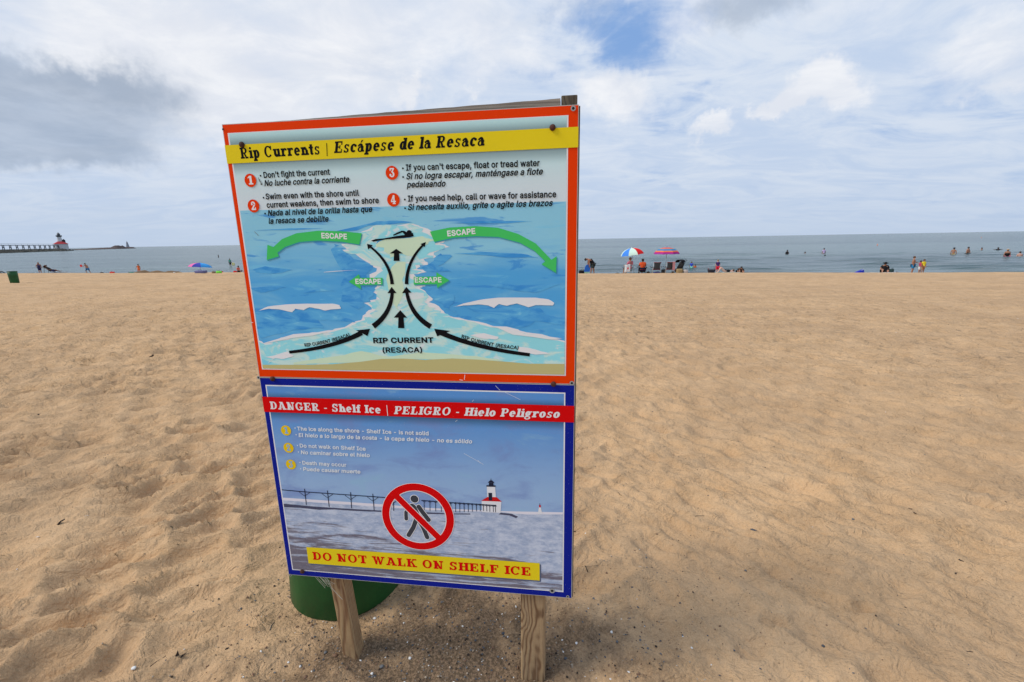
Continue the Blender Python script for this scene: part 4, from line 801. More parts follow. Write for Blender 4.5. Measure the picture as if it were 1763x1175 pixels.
pr.poly(zp(3, jag([(690, 250), (710, 205), (760, 230), (830, 290), (940, 340), (980, 370), (940, 440), (900, 480), (990, 545), (960, 600), (880, 660), (760, 600), (790, 420), (690, 250)], 12, 25)))
pr.poly(zp(4, jag([(150, 350), (240, 270), (320, 290), (220, 360), (320, 400), (180, 400), (100, 370), (150, 350)], 10, 26))); pr.poly(zp(4, jag([(110, 500), (240, 500), (330, 560), (300, 640), (350, 690), (260, 650), (190, 590), (110, 500)], 10, 27)))
pr.poly(zp(3, jag([(1030, 170), (1120, 168), (1230, 150), (1380, 178), (1250, 165), (1120, 185), (1000, 220), (1030, 170)], 4, 28)))
pr.split()
pr = Print('painted_foam', PFOAM, up, 9)
pr.poly(zp(3, jag([(185, 668), (250, 640), (380, 625), (520, 620), (700, 620), (750, 630), (758, 655), (690, 660), (650, 668), (600, 655), (540, 645), (500, 665), (440, 655), (420, 680), (330, 660), (260, 655), (185, 668)], 2, 22)))
pr.poly(zp(4, jag([(325, 643), (400, 618), (520, 592), (640, 578), (900, 578), (990, 590), (1028, 612), (1020, 632), (900, 630), (850, 645), (770, 618), (700, 635), (645, 622), (610, 650), (570, 632), (500, 625), (400, 632), (325, 643)], 2, 23)))
pr.poly(zp(3, [(220, 895), (320, 865), (430, 832), (680, 815), (560, 842), (400, 862), (300, 884)]))
pr.poly(zp(4, [(580, 775), (700, 780), (780, 800), (820, 830), (1000, 850), (1085, 862), (1000, 870), (880, 852), (740, 835), (640, 790)]))
pr.poly(zp(3, jag([(230, 990), (300, 980), (390, 952), (430, 985), (360, 1005), (300, 1000), (250, 1035), (290, 1005), (230, 990)], 4, 24)))
pr.poly(zp(4, jag([(780, 920), (860, 930), (980, 960), (1000, 970), (900, 975), (780, 955), (780, 920)], 4, 29))); pr.poly(zp(4, jag([(440, 840), (540, 825), (640, 850), (620, 870), (520, 860), (440, 840)], 4, 30)))
pr.poly(zp(3, jag([(640, 400), (720, 392), (900, 385), (780, 392), (640, 402)], 1, 31)))
pr.split()
# banners
yb = [zz(1, 66, 478), zz(1, 90, 626), zz(2, 1477, 320), zz(2, 1477, 487)]
yt = (yb[0][1]+yb[2][1])/2; yl = (yb[1][1]+yb[3][1])/2
tilt = (yb[2][1]-yb[0][1])/2*.6
Print('title_banner', YELLOW, up, 10).poly([(.0005, yl-tilt), (SW-.0005, yl+tilt), (SW-.0005, yt+tilt), (.0005, yt-tilt)]).build()
pr = Print('title_lettering', BLACK, up, 11)
hc = .0325
slab(pr, 'Rip Currents', zz(1, 214, 583), zz(1, 856, 546), hc)
slab(pr, 'Escápese de la Resaca', zz(1, 966, 537), zz(2, 722, 476), hc, italic=.22)
pr.line([zz(1, 908, 456), zz(1, 912, 561)], .0022); pr.build()
for k, (q, d_) in enumerate([((1, 291, 757), '1'), ((1, 316, 964), '2'), ((2, 1435-1457, 696), '3'), ((2, 1447-1457, 914), '4')]):
    c_ = zz(*q); b_ = Print('number_disc', ORANGE, up, 11).disc(c_, .0200).build()
    pr = Print('number', WHITE, up, 12); slab(pr, d_, (c_[0]-.0085, c_[1]-.0125), (c_[0]+.0085, c_[1]-.0125), .026); pr.build()
ht = .0166
for (bl, a, b, s, it) in [((1, 373, 720), (1, 400, 737), (1, 935, 710), "Don't fight the current", 0), ((1, 380, 787), (1, 405, 803), (1, 1093, 770), "No luche contra la corriente", .25),
        ((1, 397, 897), (1, 417, 910), (1, 1170, 880), "Swim even with the shore until", 0), (None, (1, 425, 978), (1, 1330, 940), "current weakens, then swim to shore", 0),
        ((1, 410, 1025), (1, 433, 1043), (1, 1278, 1010), "Nada al nivel de la orilla hasta que", .25), (None, (1, 440, 1107), (1, 925, 1088), "la resaca se debilite", .25),
        ((2, 66, 660), (2, 92, 678), (2, 1172, 640), "If you can't escape, float or tread water", 0), ((2, 68, 730), (2, 95, 748), (2, 1198, 708), "Si no logra escapar, manténgase a flote", .25), (None, (2, 97, 815), (2, 412, 805), "pedaleando", .25),
        ((2, 82, 912), (2, 108, 928), (2, 1305, 892), "If you need help, call or wave for assistance", 0), ((2, 84, 982), (2, 108, 997), (2, 1278, 962), "Si necesita auxilio, grite o agite los brazos", .25)]:
    sans('lettering', s, zz(*a), zz(*b), ht, BLACK, up, 11, it, 22, zz(*bl) if bl else None)
# arrows
GA = [[(905, 130), (760, 115), (600, 112), (450, 130), (350, 170), (290, 225), (248, 210), (243, 316), (328, 290), (318, 265), (370, 225), (470, 190), (600, 180), (760, 188), (888, 208)]], [[(165, 118), (300, 90), (480, 80), (640, 92), (780, 135), (900, 200), (1010, 315), (1047, 290), (1042, 405), (942, 345), (968, 325), (890, 250), (790, 195), (640, 155), (480, 150), (330, 160), (195, 190)]]
GB = [[(1050, 440), (892, 440), (885, 415), (815, 467), (900, 518), (895, 490), (1050, 487)]], [[(52, 433), (210, 430), (210, 402), (300, 457), (215, 510), (212, 484), (52, 487)]]
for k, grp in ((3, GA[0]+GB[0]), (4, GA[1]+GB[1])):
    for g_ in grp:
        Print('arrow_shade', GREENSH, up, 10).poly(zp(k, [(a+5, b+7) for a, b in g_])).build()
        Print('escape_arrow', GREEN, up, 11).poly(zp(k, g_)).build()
sans('lettering', 'ESCAPE', zz(3, 625, 163), zz(3, 803, 170), .0155, WHITE, up, 12, 0, 30)
sans('lettering', 'ESCAPE', zz(4, 287, 150), zz(4, 482, 132), .0155, WHITE, up, 12, 0, 30)
sans('lettering', 'ESCAPE', zz(3, 862, 481), zz(3, 1040, 481), .0150, WHITE, up, 12, 0, 30)
sans('lettering', 'ESCAPE', zz(4, 60, 472), zz(4, 246, 470), .0150, WHITE, up, 12, 0, 24)
def carrow(k, p0, p1, p2, w0, w1, head):
    u = ZM[k][2]/500.0
    pr = Print('current_arrow', BLACK, up, 11)
    pts = [zz(k, *q) for q in bez(p0, p1, p2)]
    pr.line(pts, [(w0+(w1-w0)*i/(len(pts)-1))*u for i in range(len(pts))]); pr.poly(zp(k, head)); pr.build()
carrow(3, (400, 958), (720, 925), (905, 822), 20, 34, [(963, 795), (864, 806), (900, 822), (945, 846)])
carrow(4, (860, 976), (480, 930), (240, 822), 22, 34, [(194, 795), (306, 810), (262, 828), (215, 848)])
carrow(3, (985, 778), (1110, 690), (1117, 540), 36, 22, [(1113, 503), (1084, 547), (1147, 546)])
carrow(4, (170, 780), (30, 700), (-5+8, 540), 36, 22, [(-1, 503), (-30, 547), (36, 542)])
carrow(3, (1117, 485), (1105, 330), (962, 222), 24, 13, [(942, 203), (949, 243), (982, 213)])
carrow(4, (-6+8, 485), (0, 330), (115, 213), 24, 13, [(136, 190), (98, 205), (128, 226)])
pr = Print('up_arrow', BLACK, up, 11); pr.poly(zp(3, [(1145, 238), (1192, 270), (1165, 270), (1168, 322), (1127, 322), (1130, 270), (1100, 270)])); pr.build()
pr = Print('up_arrow', BLACK, up, 11); pr.poly(zp(3, [(1173, 665), (1220, 717), (1196, 717), (1202, 790), (1158, 790), (1160, 717), (1128, 717)])); pr.build()
pr = Print('swimmer_figure', BLACK, up, 11)
pr.poly(zp(3, [(970, 181), (1000, 170), (1060, 165), (1130, 152), (1165, 146), (1215, 140), (1262, 134), (1268, 150), (1230, 158), (1180, 163), (1120, 168), (1060, 174), (985, 188)]))
pr.poly(zp(3, [(1122, 141), (1150, 125), (1186, 111), (1196, 118), (1184, 124), (1150, 138), (1128, 147)])); pr.poly(zp(3, [(1180, 112), (1200, 112), (1236, 132), (1225, 148), (1205, 140)])); pr.poly(zp(3, [(1225, 128), (1262, 128), (1262, 150), (1220, 152)])); pr.disc(zz(4, 20, 127), .0085); pr.build()
sans('lettering', 'RIP CURRENT', sp(643.5, 590.6), sp(747, 589.8), .0165, BLACK, up, 12, 0, 30)
sans('lettering', '(RESACA)', sp(659.5, 607), sp(727.5, 606.5), .0165, BLACK, up, 12, 0, 24)
def curvedtext(s, a, mid, b, h):
    words = s; o = sans('lettering', s, a, b, h, BLACK, up, 12, 0, 24)
    me = o.data; L_, ex, ey = frame2(a, b); bow = (mid[0]-a[0])*ey[0]+(mid[1]-a[1])*ey[1]-0
    for v in me.vertices:
        t_ = ((v.co.x-a[0])*ex[0]+(v.co.z-a[1])*ex[1])/L_; q = 4*t_*(1-t_)*bow; v.co.x += ey[0]*q; v.co.z += ey[1]*q
curvedtext('RIP CURRENT (RESACA)', zz(3, 510, 920), zz(3, 670, 893), zz(3, 822, 846), .0108)
curvedtext('RIP CURRENT (RESACA)', zz(4, 384, 858), zz(4, 580, 912), zz(4, 780, 938), .0108)
# scratches
pr = Print('scratch', WHITE, up, 12)
for k, a, b in [(3, (133, 750), (148, 752)), (3, (82, 540), (88, 542)), (4, (408, 1115), (404, 1150)), (4, (370, 1150), (395, 1153))]: pr.line([zz(k, *a), zz(k, *b)], .0016)
pr.split()
pr = Print('scratch', mat('dull_scratch', (.22, .24, .22), .8), up, 13)
pr.line([zz(1, 354, 732), zz(1, 366, 760), zz(1, 386, 792)], [.001, .0045, .001]); pr.line([zz(3, 158, 118), zz(3, 186, 146)], .0014); pr.split()

# --- lower panel art
o2 = rectpx((455, 664), (974, 675), (969.4, 1018.5), (505.5, 982.6))
xa = (o2[0][0]+o2[3][0])/2; xb = (o2[1][0]+o2[2][0])/2; za = (o2[0][1]+o2[1][1])/2; zb = (o2[2][1]+o2[3][1])/2
Print('white_line', WHITE, lo, 2).poly([(xa, zb), (xb, zb), (xb, za), (xa, za)]).build()
e = .0042; xa += e; xb -= e; za -= e; zb += e
Print('winter_sky', WSKY, lo, 3).poly([(xa, zb), (xb, zb), (xb, za), (xa, za)]).build()
ice = zp(7, [(146, 197), (1060, 258)])+zp(8, [(0, 288), (800, 322), (1330, 332)])
Print('ice_line', WICE, lo, 4).poly(clampx([(xa, ice[0][1])]+ice+[(xb, ice[-1][1]), (xb, zb), (xa, zb)])).build()
sn = zp(7, [(150, 222), (600, 252), (1060, 282)])+zp(8, [(0, 305), (500, 322), (800, 332), (860, 342), (1000, 352), (1330, 352)])
Print('snow_field', WSNOW, lo, 5).poly(clampx([(xa, sn[0][1])]+sn+[(xb, sn[-1][1]), (xb, zb), (xa, zb)])).build()
pr = Print('printed_pier', WPIER, lo, 6)
pr.poly(clampx(zp(7, [(150, 252), (430, 278), (700, 296), (1060, 316), (1060, 328), (800, 318), (620, 305), (480, 308), (300, 290), (150, 284)]))); pr.poly(zp(8, [(60, 330), (300, 342), (480, 342), (480, 352), (250, 350), (60, 345)]))
pr.poly(zp(8, [(760, 335), (860, 345), (920, 372), (900, 385), (840, 360), (740, 350)])); pr.split()
pr = Print('printed_catwalk', WDARK, lo, 7)
top7 = [(135, 124), (330, 142), (560, 158), (770, 173), (975, 187), (1250, 208)]
pr.line([(max(a, xa), b) for a, b in zp(7, top7)], .0032); pr.line(zp(8, [(30, 222), (270, 240), (430, 250), (720, 268)]), .0036)
def bent(k, x, y0, x2, y1, s, wd):
    pr.line([zz(k, x, y0-s*.5), zz(k, x2, y1)], wd)
    pr.line([zz(k, x-s, y0+4), zz(k, x+2, y0+s*.85)], wd*.6); pr.line([zz(k, x+s, y0+8), zz(k, x+2, y0+s*.85)], wd*.6)
for x, y0, x2, y1 in [(345, 140, 362, 262), (555, 156, 572, 282), (768, 172, 778, 295), (972, 186, 985, 312), (1160, 205, 1165, 318)]: bent(7, x, y0, x2, y1, 50, .0030)
for x, y0, y1 in [(55, 225, 318), (108, 228, 320), (160, 232, 322), (212, 236, 326), (300, 242, 328), (343, 244, 330), (382, 247, 330), (422, 250, 330), (460, 252, 330), (497, 254, 326), (535, 257, 322), (570, 258, 320), (600, 262, 320), (630, 263, 322), (658, 266, 326), (690, 268, 328), (710, 269, 330)]:
    bent(8, x, y0, x+2, y1, 14, .0022)
pr.poly(zp(8, [(628, 82), (712, 84), (712, 97), (628, 95)])); pr.poly(zp(8, [(648, 96), (694, 97), (692, 60), (652, 60)])); pr.poly(zp(8, [(640, 58), (702, 60), (686, 42), (670, 34), (656, 42)])); pr.line(zp(8, [(670, 40), (670, 20)]), .0016)
pr.poly(zp(8, [(646, 152), (680, 152), (682, 222), (650, 222)]))
pr2 = Print('printed_lighthouse', WWALL, lo, 6.5)
pr2.poly(zp(8, [(583, 228), (765, 230), (758, 336), (592, 330)])); pr2.poly(zp(8, [(632, 95), (708, 97), (716, 205), (636, 205)])); pr2.poly(zp(8, [(1110, 286), (1128, 286), (1142, 348), (1100, 346)])); pr2.split()
pr3 = Print('printed_roof', WROOF, lo, 6.9); pr3.poly(zp(8, [(580, 226), (638, 190), (722, 192), (770, 234)])); pr3.poly(zp(8, [(1112, 264), (1127, 264), (1127, 286), (1112, 286)])); pr3.split()
pr.line(zp(8, [(1119, 264), (1119, 248)]), .0016); pr.line(zp(8, [(585, 262), (715, 270)]), .0028); o_ = pr.build(); o_['kind'] = 'stuff'
# banner
rb = [sp(446.4, 684.3), sp(450.5, 710.2), sp(989.3, 697.5), sp(989.3, 726)]
rt = (rb[0][1]+rb[2][1])/2; rl = (rb[1][1]+rb[3][1])/2
Print('danger_banner', RED, lo, 8).poly([(.0005, rl), (SW-.0005, rl), (SW-.0005, rt), (.0005, rt)]).build()
pr = Print('danger_lettering', WHITE, lo, 9)
slab(pr, 'DANGER - Shelf Ice', zz(5, 203, 360), zz(5, 1268, 402), .0285); pr.line([zz(5, 1322, 322), zz(5, 1332, 425)], .0022)
slab(pr, 'PELIGRO - Hielo Peligroso', zz(5, 1390, 407), zz(6, 1383-22, 444), .0285, italic=.22); pr.build()
for q, d_ in [((5, 352, 566), '1'), ((5, 376, 733), '2'), ((5, 399, 894), '3')]:
    c_ = zz(*q); Print('number_disc', YDISC, lo, 8).disc(c_, .0195).build()
    pr = Print('number', printmat('blue_number', A(120, 165, 205, K), speck=0), lo, 9); slab(pr, d_, (c_[0]-.0080, c_[1]-.0120), (c_[0]+.0080, c_[1]-.0120), .025); pr.build()
for bl, a, b, s, it in [((5, 440, 543), (5, 462, 565), (6, 103, 612), "The ice along the shore - Shelf Ice - is not solid", 0), ((5, 450, 607), (5, 475, 627), (6, 522, 690), "El hielo a lo largo de la costa - la capa de hielo - no es sólido", .12),
        ((5, 463, 710), (5, 487, 728), (5, 1120, 760), "Do not walk on Shelf Ice", 0), ((5, 472, 773), (5, 497, 792), (5, 1160, 822), "No caminar sobre el hielo", .12),
        ((5, 487, 873), (5, 512, 893), (5, 935, 915), "Death may occur", 0), ((5, 494, 935), (5, 518, 953), (5, 1070, 980), "Puede causar muerte", .12)]:
    sans('lettering', s, zz(*a), zz(*b), .0138, PALETXT, lo, 9, it, 22, zz(*bl))
# prohibition sign
cc = sp(719.5, 890); ro = (sp(780.3, 890)[0]-sp(657.6, 890)[0])/2; th_ = .0275
pr = Print('figure_outline', WHITE, lo, 8); pf = Print('walking_figure', DKGREY, lo, 9)
def limb(pts, wd):
    P = [zz(*q) for q in pts]
    for pp, ex_ in ((pr, .0045), (pf, 0)):
        pp.line(P, wd+ex_)
        for q in (P[0], P[-1]): pp.disc(q, (wd+ex_)/2, 14)
hd = zz(7, 1355, 208); pr.disc(hd, .0170); pf.disc(hd, .0145)
limb([(7, 1335, 285), (7, 1385, 385)], .030); limb([(7, 1395, 280), (7, 1430, 330), (7, 1485, 400)], .017); limb([(7, 1320, 285), (7, 1278, 330), (7, 1280, 390)], .014)
limb([(7, 1370, 400), (7, 1345, 470), (7, 1302, 540)], .0165); limb([(7, 1395, 400), (7, 1440, 480), (7, 1472, 560)], .0165)
pr.build(); pf.build()
pr = Print('ring_outline', WHITE, lo, 10); pr.ring(cc, ro+.002, ro-th_-.003, 56)
sa = (cc[0]-math.cos(math.radians(47))*ro*.86, cc[1]+math.sin(math.radians(47))*ro*.86); sb_ = (cc[0]+math.cos(math.radians(47))*ro*.86, cc[1]-math.sin(math.radians(47))*ro*.86)
pr.line([sa, sb_], .0295); pr.build()
pr = Print('prohibition_ring', RED, lo, 11); pr.ring(cc, ro, ro-th_, 56); pr.line([sa, sb_], .0245); pr.build()
q1 = [zz(7, 362, 648), zz(7, 385, 798), zz(8, 1117, 957), zz(8, 1117, 797)]
sh = Print('banner_shade', printmat('printed_soft_shade', A(84, 96, 120, K), speck=.1), lo, 8); sh.poly([(a+.005, b-.006) for a, b in q1]); sh.build()
xl_ = (q1[0][0]+q1[1][0])/2; xr_ = (q1[2][0]+q1[3][0])/2
Print('slogan_banner', YELLOW, lo, 11.5).poly([(xl_, q1[1][1]), (xr_, q1[2][1]), (xr_, q1[3][1]), (xl_, q1[0][1])]).build()
pr = Print('slogan_lettering', RED, lo, 12.5); slab(pr, 'DO NOT WALK ON SHELF ICE', zz(7, 425, 764), zz(8, 1040, 912), .0345)
pr = Print('scratch', PALETXT, lo, 9)
for k, a, b in [(6, (745, 135), (790, 180)), (6, (830, 195), (985, 270)), (6, (440, 785), (630, 892)), (6, (575, 850), (600, 880)), (6, (520, 290), (535, 272)), (6, (360, 480), (380, 465))]: pr.line([zz(k, *a), zz(k, *b)], .0010)
pr.split()
# screws and holes
def screw(px, py, r=.0088):
    u, z = sp(px, py); mb = MB(); n = 12
    prof = [(r, 0), (r, .003), (r*.8, .0055), (r*.35, .0068), (.0001, .007)]
    v = [(u+q*math.cos(2*math.pi*k/n), -.003-h_, z+q*math.sin(2*math.pi*k/n)) for q, h_ in prof for k in range(n)]
    f = [(i*n+k, i*n+(k+1) % n, (i+1)*n+(k+1) % n, (i+1)*n+k) for i in range(len(prof)-1) for k in range(n)]
    o = mesh('screw', v, f, RUST, sign, True); return o
for q in [(418, 250), (951.5, 220.5), (470.5, 652), (953, 661), (521.5, 983)]: screw(*q)
def hole(px, py, r, par, ringmat=None):
    c_ = sp(px, py); pr = Print('screw_hole', HOLE, par, 15.5); pr.disc(c_, r, 14); pr.build()
    if ringmat: pr = Print('hole_rim', ringmat, par, 15); pr.ring(c_, r*1.9, r*.9, 16); pr.build()
GREYP = mat('worn_grey', (.35, .35, .34), .7)
hole(385.3, 223.5, .0033, up); hole(987, 187.5, .0038, up, GREYP); hole(446, 650, .0033, up, GREYP); hole(984.5, 659.5, .0038, up, GREYP)
hole(500.7, 989.5, .0028, lo, GREYP); hole(977.5, 1026.5, .0030, lo, GREYP); hole(950.7, 1016.5, .0052, lo, GREYP)

# ==================================================================== bins
BIN = mat('green_bin_plastic', (.010, .078, .017), .5, .35, .25, 4, .0010)
def bin_(loc, rz, label, r0=.285, h=.86, r1=.30):
    o = tag(empty('litter_bin', loc, rz), label, 'bin')
    mb = MB(); n = 48
    prof = [(r0-.03, 0), (r0-.006, .006), (r0, .02), (r0+(r1-r0)*.33, h*.33), (r0+(r1-r0)*.66, h*.66), (r1, h), (r1-.012, h), (r1-.02, h-.15)]
    mb.lathe(prof, n, cap=False); mb.build('body', BIN, o, True)
    mb = MB(); mb.lathe([(r1-.004, h-.012), (r1+.004, h-.010), (r1+.004, h+.010), (r1-.014, h+.014)], n, cap=False); mb.build('rim', BIN, o, True)
    mb = MB(); mb.lathe([(r1-.02, h-.16), (.001, h-.13)], 32, cap=False); mb.build('dark_bag', mat('bin_liner', (.008, .008, .010), .35), o, True)
    return o
bin_((-.850, 1.960, -.015), 0, 'green barrel bin standing behind the warning board, only its foot showing', .272, .56, .245)

# ==================================================================== positions along the shore
def onbeach(px, s, py=470):
    d = ray(px, py); k = s/(SN[0]*d.x+SN[1]*d.y); x, y = d.x*k, d.y*k
    return Vector((x, y, Hs(x, y)))
def onwater(px, py):
    d = ray(px, py); k = (WATER_Z-EYE)/d.z; return Vector((d.x*k, d.y*k, WATER_Z))
def depth(P): return (P-Vector((0, 0, EYE))).dot(_F)
def mpp(P): return depth(P)/FPX          # metres per photo pixel at that place
def beach_at(px, py):
    """sand point seen at a spot"""
    d = ray(px, py); lo_, hi_ = 1., 60.
    for i in range(60):
        k = (lo_+hi_)/2; 
        if EYE+d.z*k > Bs(d.x*k, d.y*k): lo_ = k
        else: hi_ = k
    return Vector((d.x*lo_, d.y*lo_, Hs(d.x*lo_, d.y*lo_)))
fb = beach_at(26, 488.5); fb.z -= .03
bin_(fb, 0, 'green litter bin standing alone on the open sand at the left edge', .19, .66, .21)

# ---- people
SKIN = {'tan': mat('skin_tan', (.36, .17, .10), .55), 'pale': mat('skin_pale', (.55, .32, .24), .55), 'brown': mat('skin_brown', (.20, .09, .05), .55), 'dark': mat('skin_dark', (.10, .05, .03), .55)}
def cloth(n, c): return mat('cloth_'+n, c, .85, .15, .12, 20)
HAIR = {'dark': mat('hair_dark', (.018, .012, .009), .6), 'brown': mat('hair_brown', (.09, .045, .022), .6), 'fair': mat('hair_fair', (.30, .18, .08), .6), 'red': mat('hair_red', (.16, .05, .02), .6)}
STAND = dict(pel=(0, 0, .52), bel=(0, 0, .62), che=(0, 0, .73), nec=(0, 0, .83), hed=(0, -.01, .885), top=(0, -.005, .955),
             shL=(-.105, 0, .80), elL=(-.145, .01, .64), haL=(-.150, -.03, .49), fiL=(-.150, -.04, .44), shR=(.105, 0, .80), elR=(.145, .01, .64), haR=(.150, -.03, .49), fiR=(.150, -.04, .44),
             hiL=(-.052, 0, .49), knL=(-.060, -.01, .27), anL=(-.065, .01, .05), toL=(-.070, -.08, .018), hiR=(.052, 0, .49), knR=(.060, -.01, .27), anR=(.065, .01, .05), toR=(.070, -.08, .018))
RADS = dict(pel=.082, bel=.072, che=.084, nec=.034, hed=.052, top=.044, shL=.036, elL=.026, haL=.019, fiL=.014, shR=.036, elR=.026, haR=.019, fiR=.014, hiL=.056, knL=.036, anL=.023, toL=.018, hiR=.056, knR=.036, anR=.023, toR=.018)
EDG = [('pel', 'bel'), ('bel', 'che'), ('che', 'nec'), ('nec', 'hed'), ('hed', 'top'), ('che', 'shL'), ('shL', 'elL'), ('elL', 'haL'), ('haL', 'fiL'), ('che', 'shR'), ('shR', 'elR'), ('elR', 'haR'), ('haR', 'fiR'),
       ('pel', 'hiL'), ('hiL', 'knL'), ('knL', 'anL'), ('anL', 'toL'), ('pel', 'hiR'), ('hiR', 'knR'), ('knR', 'anR'), ('anR', 'toR')]
def skin(name, P, rad, edges, root, material, parent, sub=1):
    keys = [k for k in P if any(k in e for e in edges)]; ix = {k: i for i, k in enumerate(keys)}
    me = bpy.data.meshes.new(name); me.from_pydata([P[k] for k in keys], [(ix[a], ix[b]) for a, b in edges], [])
    ob = bpy.data.objects.new('tmp', me); C.objects.link(ob)
    md = ob.modifiers.new('Skin', 'SKIN'); md.use_smooth_shade = True
    for k, i in ix.items():
        sv = me.skin_vertices[0].data[i]; r_ = rad[k]; sv.radius = (r_, r_)
        sv.use_root = (k == root)
    sb = ob.modifiers.new('Sub', 'SUBSURF'); sb.levels = sub; sb.render_levels = sub
    dg = bpy.context.evaluated_depsgraph_get(); m2 = bpy.data.meshes.new_from_object(ob.evaluated_get(dg))
    bpy.data.objects.remove(ob); m2.materials.clear(); m2.materials.append(material)
    m2.polygons.foreach_set('use_smooth', [True]*len(m2.polygons))
    o = bpy.data.objects.new(name, m2); C.objects.link(o); o.parent = parent; return o
def lerp(a, b, t): return tuple(a[i]+(b[i]-a[i])*t for i in range(3))
def person(loc, h, label, pose=None, rz=0, sk='tan', hair='dark', long=False, top=None, bottom=None, hat=None, bulk=1.0, cat='person', group=None, sleeves=True):
    root = tag(empty('person', loc, rz), label, cat, group)
    P = dict(STAND); P.update(pose or {}); P = {k: tuple(c*h for c in v) for k, v in P.items()}
    Rd = {k: v*h*(bulk if k in ('pel', 'bel', 'che', 'hiL', 'hiR', 'shL', 'shR', 'elL', 'elR', 'knL', 'knR') else 1) for k, v in RADS.items()}
    skin('body', P, Rd, EDG, 'pel', SKIN[sk], root)
    hd_ = Vector(P['hed']).lerp(Vector(P['top']), .35); ax = (Vector(P['top'])-Vector(P['nec'])).normalized()
    mb = MB(); mb.ell(hd_+ax*.022*h+Vector((0, .012*h, 0)), (.060*h, .064*h, .062*h), 12)
    if long: mb.ell(hd_-ax*.04*h+Vector((0, .035*h, 0)), (.05*h, .035*h, .085*h), 10)
    mb.build('hair', HAIR[hair], root, True)
    if hat:
        mb = MB(); c0 = hd_+ax*.035*h; mb.ell(c0, (.066*h, .070*h, .055*h), 12); mb.tube([c0-ax*.002*h, c0+ax*.010*h], [.118*h, .105*h], 16); mb.build('hat', hat, root, True)
    if top:
        P2 = {k: P[k] for k in ('pel', 'bel', 'che', 'shL', 'shR')}; P2['nk'] = lerp(P['che'], P['nec'], .72); e_ = [('pel', 'bel'), ('bel', 'che'), ('che', 'nk'), ('che', 'shL'), ('che', 'shR')]
        P2['pel'] = lerp(P['pel'], P['bel'], .15)
        r2 = {k: Rd.get(k, .04*h)*1.16 for k in P2}; r2['nk'] = .05*h
        if sleeves:
            for s_ in 'LR': P2['e'+s_] = lerp(P['sh'+s_], P['el'+s_], .75); r2['e'+s_] = .037*h*bulk; e_.append(('sh'+s_, 'e'+s_))
        skin('shirt', P2, r2, e_, 'bel', top, root)
    if bottom:
        P2 = {'pel': lerp(P['pel'], P['bel'], .12), 'hiL': P['hiL'], 'hiR': P['hiR'], 'kL': lerp(P['hiL'], P['knL'], .95), 'kR': lerp(P['hiR'], P['knR'], .95)}
        r2 = {'pel': Rd['pel']*1.12, 'hiL': Rd['hiL']*1.06, 'hiR': Rd['hiR']*1.06, 'kL': .054*h*bulk, 'kR': .054*h*bulk}
        skin('shorts', P2, r2, [('pel', 'hiL'), ('pel', 'hiR'), ('hiL', 'kL'), ('hiR', 'kR')], 'pel', bottom, root)
    return root
def shift(P, **k): q = dict(P); q.update(k); return q
SIT = dict(pel=(0, .02, .24), bel=(0, .05, .34), che=(0, .07, .45), nec=(0, .07, .55), hed=(0, .055, .605), top=(0, .055, .675), shL=(-.105, .07, .52), shR=(.105, .07, .52),
           elL=(-.15, .02, .38), haL=(-.15, -.12, .36), fiL=(-.15, -.16, .36), elR=(.15, .02, .38), haR=(.15, -.12, .36), fiR=(.15, -.16, .36),
           hiL=(-.05, 0, .23), knL=(-.07, -.22, .25), anL=(-.07, -.24, .04), toL=(-.07, -.31, .02), hiR=(.05, 0, .23), knR=(.07, -.22, .25), anR=(.07, -.24, .04), toR=(.07, -.31, .02))
SITG = dict(pel=(0, .02, .07), bel=(0, .04, .17), che=(0, .05, .28), nec=(0, .03, .38), hed=(0, .01, .435), top=(0, .01, .505), shL=(-.105, .05, .35), shR=(.105, .05, .35),
            elL=(-.16, .0, .22), haL=(-.13, -.13, .18), fiL=(-.12, -.17, .18), elR=(.16, .12, .20), haR=(.18, .16, .06), fiR=(.19, .18, .03),
            hiL=(-.06, -.02, .07), knL=(-.10, -.20, .22), anL=(-.10, -.30, .04), toL=(-.10, -.37, .03), hiR=(.06, -.02, .07), knR=(.12, -.2, .16), anR=(.08, -.34, .04), toR=(.08, -.40, .03))
BEND = dict(pel=(.04, 0, .50), bel=(-.01, 0, .60), che=(-.10, 0, .67), nec=(-.20, 0, .70), hed=(-.25, 0, .695), top=(-.31, 0, .675), shL=(-.15, -.08, .67), shR=(-.15, .08, .67),
            elL=(-.15, -.09, .51), haL=(-.13, -.08, .37), fiL=(-.13, -.08, .32), elR=(-.17, .09, .51), haR=(-.16, .06, .37), fiR=(-.16, .05, .32),
            hiL=(.02, -.04, .47), knL=(-.04, -.05, .27), anL=(-.06, -.05, .05), toL=(-.13, -.05, .02), hiR=(.06, .04, .47), knR=(.08, .05, .26), anR=(.11, .05, .05), toR=(.04, .05, .02))
LIE = dict(pel=(0, 0, .07), bel=(-.10, 0, .08), che=(-.21, 0, .09), nec=(-.31, 0, .11), hed=(-.36, 0, .12), top=(-.43, 0, .125), shL=(-.28, -.10, .09), shR=(-.28, .10, .09),
           elL=(-.36, -.16, .05), haL=(-.46, -.10, .03), fiL=(-.50, -.08, .03), elR=(-.36, .16, .05), haR=(-.46, .10, .03), fiR=(-.50, .08, .03),
           hiL=(.04, -.05, .07), knL=(.24, -.08, .05), anL=(.45, -.09, .04), toL=(.50, -.09, .02), hiR=(.04, .05, .07), knR=(.24, .08, .05), anR=(.45, .09, .04), toR=(.50, .09, .02))
BACKN = math.pi
PINK, WHT, BLK = cloth('pink', (.75, .10, .22)), cloth('white', (.75, .75, .75)), cloth('black', (.012, .012, .014))
S1 = 34.6
